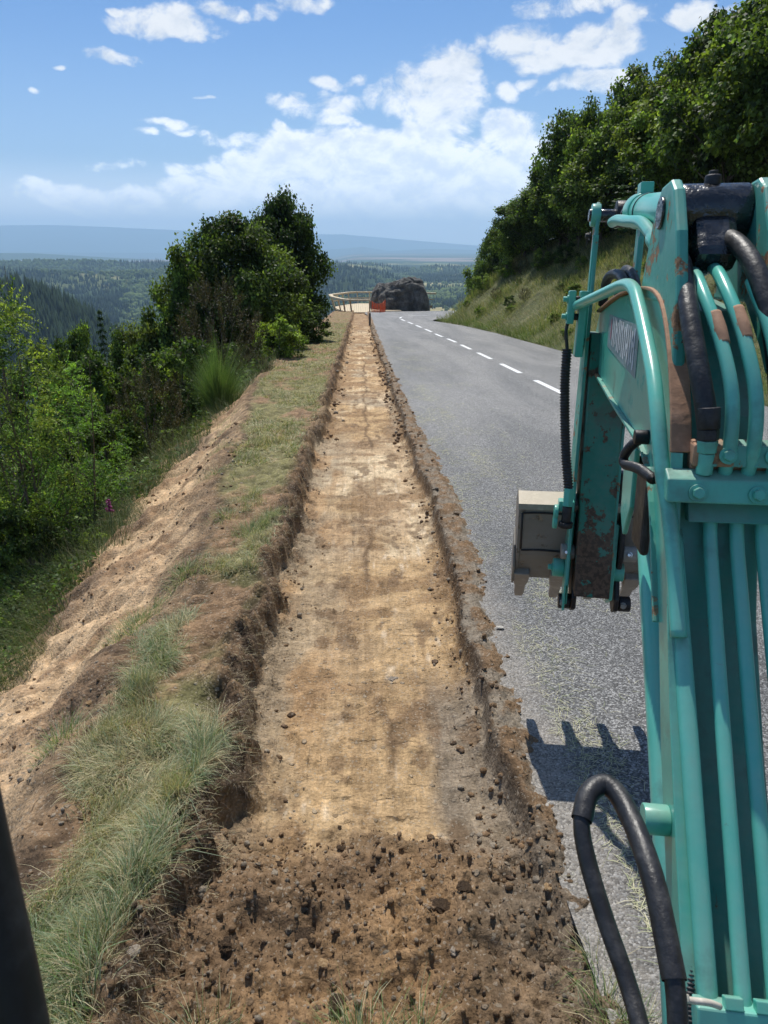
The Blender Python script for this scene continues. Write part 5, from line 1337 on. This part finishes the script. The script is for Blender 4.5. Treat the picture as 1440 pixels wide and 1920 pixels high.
for dv, dw in ((-.05, .0), (-.045, -.035), (-.042, .033)): bolt((.075+dv, 1.965, 1.945+dw), (-1, 0, 0), .008, M_DARK, sc, .01)

# stick: box with two head plates
def stick_axis(w): return 2.565+(w-.66)*.232          # u of the camera-side face
ws = [.672, .75, .9, 1.1, 1.3, 1.5, 1.62]
th = [.075, .10, .13, .155, .165, .16, .14]
prof = [(stick_axis(w), w) for w in ws]+[(stick_axis(w)+t, w) for w, t in reversed(list(zip(ws, th)))]
bm = bmesh.new(); rows = []
for w, t in zip(ws, th):
    k = (w-.672)/.948; v0 = .000-.016*k; v1 = .128-.012*k; u = stick_axis(w)
    rows.append([bm.verts.new(q) for q in ((v0, u, w), (v1, u, w), (v1, u+t, w), (v0, u+t, w))])
for A, B in zip(rows, rows[1:]):
    for k in range(4): bm.faces.new((A[k], A[(k+1) % 4], B[(k+1) % 4], B[k]))
bm.faces.new(rows[0]); bm.faces.new(rows[-1][::-1])
stick = finish('stick', bm, M_STICK, machine, .005); stick.rotation_euler = (0, R(2.07), 0); stick.location = (-.0733, 0, 0)
HEADL = [(2.60, .70), (2.66, 1.0), (2.735, 1.35), (2.765, 1.55), (2.80, 1.75), (2.85, 1.98), (2.865, 2.05), (2.89, 2.075), (2.925, 2.07), (2.945, 2.03), (2.93, 1.95), (2.90, 1.75), (2.89, 1.5), (2.87, 1.3), (2.80, 1.0), (2.72, .74)]
plate('side_plate', HEADL, -.034, -.022, M_WORN, stick, .003)
plate('side_plate', HEADL, .122, .134, M_WORN, stick, .003)
for v0, v1 in ((-.040, -.020), (.118, .138)):
    plate('fork_rib', [(2.79, 1.60), (2.845, 1.96), (2.865, 1.96), (2.83, 1.60)], v0-.0, v1-.0, M_TEAL, stick, .002)
cyl('head_boss', (-.050, 2.895, 2.03), (-.018, 2.895, 2.03), .040, M_TEAL, stick, 28, .004); cyl('head_boss', (.115, 2.895, 2.03), (.148, 2.895, 2.03), .040, M_TEAL, stick, 28, .004)
cyl('head_pin', (-.058, 2.895, 2.03), (.155, 2.895, 2.03), .022, M_GREASE, stick, 24)
bolt((-.05, 2.84, 1.955), (-1, 0, 0), .010, M_DARK, stick)
cyl('pivot_pin', (-.06, 2.84, 1.585), (.16, 2.84, 1.585), .035, M_DARK, stick, 24)
# bolted bracket and hoses on the left of the stick
box('hose_bracket', (-.074, -.046), (2.72, 2.79), (1.535, 1.765), M_TEAL, stick, .004)
box('hose_bracket', (-.114, -.090), (2.72, 2.77), (1.65, 1.765), M_TEAL, stick, .004)
for w in (1.675, 1.735): bolt((-.114, 2.745, w), (-1, 0, 0), .010, M_TEAL, stick, .014); cyl('spacer', (-.090, 2.745, w), (-.074, 2.745, w), .012, M_DARK, stick, 12)
tube('corrugated_hose', [(-.101, 2.74, 1.56), (-.099, 2.72, 1.45), (-.090, 2.69, 1.33), (-.076, 2.66, 1.2), (-.066, 2.635, 1.13), (-.060, 2.62, 1.09), (-.056, 2.61, 1.06)], .0185, M_RUBBER, stick, 14, ribs=.0105)
tube('thin_cable', [(-.096, 2.75, 1.70), (-.111, 2.74, 1.63), (-.101, 2.74, 1.56), (-.100, 2.73, 1.50)], .006, M_RUBBER, stick, 8)
cyl('hose_nut', (-.056, 2.61, 1.075), (-.056, 2.60, 1.01), .020, M_TEAL, stick, 6); cyl('hose_end', (-.056, 2.60, 1.01), (-.056, 2.60, .93), .017, M_DARK, stick, 16); cyl('hose_end', (-.056, 2.60, .95), (-.056, 2.60, .93), .026, M_DARK, stick, 16)
for w0 in (1.0, .965): cyl('union', (-.100, 2.62, w0-.02), (-.086, 2.62, w0-.02), .028, M_TEAL, stick, 20)
box('union_block', (-.086, -.03), (2.61, 2.66), (.985, 1.025), M_TEAL, stick, .004)
plate('link_plate', [(2.64, .58), (2.66, .80), (2.68, 1.0), (2.73, 1.02), (2.74, .8), (2.71, .60)], -.030, -.022, M_TEAL, stick, .003)
plate('link_plate', [(2.64, .64), (2.66, .80), (2.68, .93), (2.73, .93), (2.74, .8), (2.71, .60)], .138, .152, M_TEAL, stick, .003)
plate('link_bar', [(2.66, .60), (2.67, .78), (2.69, .96), (2.715, .97), (2.72, .8), (2.71, .60)], -.019, -.012, M_TEAL, stick, .003)
for v in (-.075, .150): cyl('link_pin', (v, 2.70, .735), (v+.04, 2.70, .735), .036, M_TEAL, stick, 24); bolt((v, 2.70, .735), (-1, 0, 0), .012, M_TEAL, stick)
box('cylinder_foot', (.135, .18), (2.72, 2.78), (.93, 1.12), M_DARK, stick, .01)
cyl('bucket_cylinder', (.06, 2.86, 1.42), (.06, 2.95, .95), .038, M_PIPE, stick, 24)

# bucket: bent shell with side plates, lip and teeth; opening looks away from the machine
BV0, BV1 = -.262, .375
bucket = None
def shell():
    outer = [(2.79, 1.008), (2.705, .981), (2.700, .973), (2.709, .940), (2.728, .880), (2.745, .82), (2.757, .785), (2.770, .757), (2.788, .732), (2.812, .705), (2.85, .662), (2.885, .618)]
    inner = [(2.897, .628), (2.865, .672), (2.825, .718), (2.803, .745), (2.788, .772), (2.772, .82), (2.735, .945), (2.732, .962), (2.79, .985)]
    return plate('bucket', outer+inner, BV0+.012, BV1-.012, M_BUCKET, machine, .003)
bucket = shell()
SIDE = [(2.699, .984), (2.79, 1.012), (2.90, 1.0), (2.98, .92), (3.0, .80), (2.93, .66), (2.888, .610), (2.845, .660), (2.805, .706), (2.780, .735), (2.762, .765), (2.742, .82), (2.704, .945)]
for v in (BV0, BV1-.012): plate('side_plate', SIDE, v, v+.014, M_BUCKET, bucket, .003)
plate('side_cutter', [(2.79, .79), (2.86, .845), (2.93, .70), (2.90, .60), (2.86, .60), (2.785, .70)], BV0-.010, BV0-.001, M_BUCKET, bucket, .003)
plate('top_lip', [(2.792, 1.012), (2.702, .984), (2.699, .966), (2.695, .966), (2.697, .988), (2.79, 1.017)], BV0-.002, BV1+.002, M_EDGE, bucket, .001)
for (a, b) in (((2.706, .950), (2.694, .972)), ((2.757, .782), (2.739, .783)), ):
    for v0, v1 in ((BV0+.018, -.080), (.135, BV1-.018)): tube('weld_seam', [(v0, a[0]-.001, a[1]), (v0+(v1-v0)*.4, a[0]-.002, a[1]+.003), (v1, a[0]-.001, a[1])], .0045, M_DARK, bucket, 8)
tube('weld_seam', [(BV0+.014, 2.704, .950), (BV0+.016, 2.752, .79)], .004, M_DARK, bucket, 8, False)
EAR = [(2.665, .945), (2.695, .975), (2.75, .97), (2.79, .80), (2.80, .70), (2.76, .585), (2.71, .555), (2.665, .58), (2.655, .63), (2.685, .70), (2.668, .76), (2.648, .80), (2.655, .90)]
for v in (-.048, .112): plate('ear', EAR, v, v+.020, M_DARK, bucket, .005)
for v in (-.098, .130):
    cyl('pin_collar', (v, 2.675, .812), (v+.05, 2.675, .812), .030, M_TOOTH, bucket, 24, .004); bolt((v+.022, 2.652, .818), (-.3, -1, .2), .008, M_CHROME, bucket, .012)
    cyl('pin_collar', (v+.005, 2.700, .598), (v+.05, 2.700, .598), .030, M_DARK, bucket, 24, .004); bolt((v+.02, 2.672, .602), (-.3, -1, .2), .009, M_TOOTH, bucket, .012)
for k in range(5):
    v = BV0+.030+k*.147
    bm = bmesh.new()
    secs = [(2.835, .668, .032, .020), (2.885, .618, .031, .020), (2.915, .588, .026, .016), (2.92, .583, .022, .014), (2.985, .515, .021, .011), (3.012, .486, .016, .006)]
    rows = []
    for u, w, hw, ht in secs:
        o_ = (.70*ht, .70*ht)
        rows.append([bm.verts.new(q) for q in ((v-hw, u-o_[0], w-o_[1]), (v+hw, u-o_[0], w-o_[1]), (v+hw, u+o_[0], w+o_[1]), (v-hw, u+o_[0], w+o_[1]))])
    for A, B in zip(rows, rows[1:]):
        for q in range(4): bm.faces.new((A[q], A[(q+1) % 4], B[(q+1) % 4], B[q]))
    bm.faces.new(rows[0]); bm.faces.new(rows[-1][::-1])
    t = finish('tooth', bm, M_TOOTH, bucket, .004); cyl('tooth_pin', (v-.024, 2.914, .59), (v+.024, 2.914, .59), .006, M_DARK, t, 10)

# boom cylinder seen past the left side of the boom
bc = cyl('boom_cylinder', (.062, 1.02, .10), (.055, 1.90, 1.165), .042, M_PIPE, machine, 32, .004)
cyl('rod', (.055, 1.90, 1.165), (.055, 1.98, 1.26), .024, M_CHROME, bc, 20); cyl('gland', (.055, 1.88, 1.14), (.055, 1.92, 1.19), .048, M_DARK, bc, 30)
cyl('rod_eye', (.02, 1.99, 1.285), (.07, 1.99, 1.285), .045, M_DARK, bc, 24)
plate('pin_guard', [(2.0, 1.10), (1.93, 1.20), (1.93, 1.36), (2.02, 1.37), (2.08, 1.34), (2.06, 1.15)], -.002, .012, M_TEAL, boom, .004)
box('black_cover', (-.012, .010), (1.70, 1.83), (1.14, 1.34), M_DARK, boom, .01)
cyl('fitting', (-.05, 1.25, .74), (-.0, 1.25, .74), .03, M_TEAL, boom, 20)
tube('short_hose', [(-.018, 1.80, 1.41), (-.034, 1.83, 1.385), (-.040, 1.87, 1.350), (-.040, 1.84, 1.338), (-.036, 1.75, 1.352), (-.036, 1.646, 1.366), (-.030, 1.56, 1.368)], .0125, M_RUBBER, boom, 14, ribs=.008)
cyl('fitting', (-.034, 1.79, 1.418), (.0, 1.79, 1.418), .018, M_DARK, boom, 20)

# teal tube looping down the left side of the boom
tube('side_pipe', [(-.104, 2.80, 1.708), (-.085, 2.62, 1.728), (-.055, 2.36, 1.757), (-.035, 2.14, 1.778), (-.030, 2.01, 1.768), (-.030, 1.91, 1.727), (-.030, 1.78, 1.655), (-.030, 1.66, 1.58), (-.030, 1.58, 1.505), (-.022, 1.52, 1.40), (-.008, 1.475, 1.31), (.004, 1.42, 1.19), (.008, 1.36, 1.09)], .0165, M_PIPE, boom, 18)
# black hoses between the bracket plates
h = tube('hose', [(.045, 1.90, 1.84), (.028, 1.76, 1.82), (.020, 1.64, 1.74), (.026, 1.55, 1.64), (.040, 1.50, 1.55), (.048, 1.485, 1.50)], .0205, M_RUBBER, machine, 18)
cyl('crimp', (.047, 1.487, 1.535), (.050, 1.482, 1.492), .0225, M_DARK, h, 20); cyl('nut', (.050, 1.482, 1.492), (.051, 1.480, 1.470), .022, M_DARK, h, 6); cyl('nut', (.051, 1.480, 1.470), (.052, 1.480, 1.445), .021, M_TEAL, h, 6)
cyl('stub_pipe', (.052, 1.480, 1.445), (.052, 1.484, 1.40), .0165, M_PIPE, h, 16)
tube('hose', [(.10, 1.95, 1.86), (.125, 1.80, 1.875), (.15, 1.68, 1.82), (.172, 1.60, 1.72), (.190, 1.55, 1.60), (.20, 1.53, 1.5), (.205, 1.52, 1.42)], .021, M_RUBBER, machine, 18)
tube('hose', [(.02, 1.92, 1.83), (.010, 1.78, 1.80), (.018, 1.68, 1.72), (.024, 1.62, 1.65)], .014, M_RUBBER, machine, 14)
tube('hose', [(-.0, 2.78, 1.72), (.0, 2.72, 1.80), (.01, 2.62, 1.82), (.02, 2.50, 1.80), (.02, 2.40, 1.74)], .016, M_RUBBER, machine, 14)
tube('hose', [(.05, 2.78, 1.72), (.05, 2.70, 1.82), (.05, 2.60, 1.83), (.05, 2.48, 1.80), (.05, 2.38, 1.74)], .016, M_RUBBER, machine, 14)

# big looped hose at the lower left of the boom, with its sleeve
H0 = [(u_v, u_u, u_w-.022) for u_v, u_u, u_w in ((-.068, .60, .50), (-.078, .75, .66), (-.083, .84, .80), (-.098, .96, .875), (-.120, 1.08, .905), (-.148, 1.13, .918), (-.182, 1.11, .912), (-.198, 1.07, .885), (-.190, 1.03, .840), (-.165, .97, .78), (-.135, .90, .725), (-.118, .83, .69), (-.104, .75, .65), (-.10, .62, .55))]
lh = tube('looped_hose', H0, [.015, .015, .015, .015, .0145, .016, .0145, .0155, .015, .0145, .015, .014], M_RUBBER, machine, 20)
tube('sleeve', [H0[2]]+H0[3:8], .0185, M_RUBBER, lh, 20, caps=False)
tube('sleeve', [(-.072, .66, .545), (-.076, .72, .61), (-.079, .77, .665)], .0195, M_DARK, lh, 18)
tube('hose_tie', [(-.079, .768, .662), (-.079, .772, .667)], .0202, M_TIE, lh, 18, False); tube('hose_tie', [(-.075, .700, .588), (-.076, .716, .606)], .0206, M_DARK, lh, 18, False)
tube('corrugated_hose', [(.016, 1.20, .80), (.012, 1.15, .74), (.010, 1.10, .67), (.006, 1.04, .60), (.0, .99, .55), (-.005, .90, .45)], .0105, M_RUBBER, machine, 12, ribs=.0068)
tube('cable_tie', [(-.040, .935, .640), (-.020, .938, .636), (.010, .945, .628), (.032, .955, .612)], .0055, M_TIE, machine, 8)
cyl('tie_head', (-.034, .930, .638), (-.034, .940, .646), .010, M_TIE, machine, 10)

# cab pillar by the operator's window, boom foot and undercarriage (out of the picture, so the machine stands on the road)
def cab():
    L = MROT.inverted()
    def mf(p): q = L @ Vector((p[0]-.39, p[1], p[2])); return machine.matrix_world.inverted() @ Vector(p)
    P = []
    for px, py in ((-110, 1180), (-56, 1490), (36, 1920), (88, 2250)):
        d = pixray(px, py); P.append(mf(CAM+d*(.52/ (d @ pixray(720, 960)))))
    tube('cab_pillar', [tuple(p) for p in P], .019, simple('black_pillar', (.006, .006, .007), .5), machine, 16)
cab()
boomfoot = plate('boom_foot', [(.62, .10), (.70, .42), (.86, .40), (1.02, .16), (.95, -.02), (.70, -.02)], -.03, .23, M_TEAL, machine, .01)
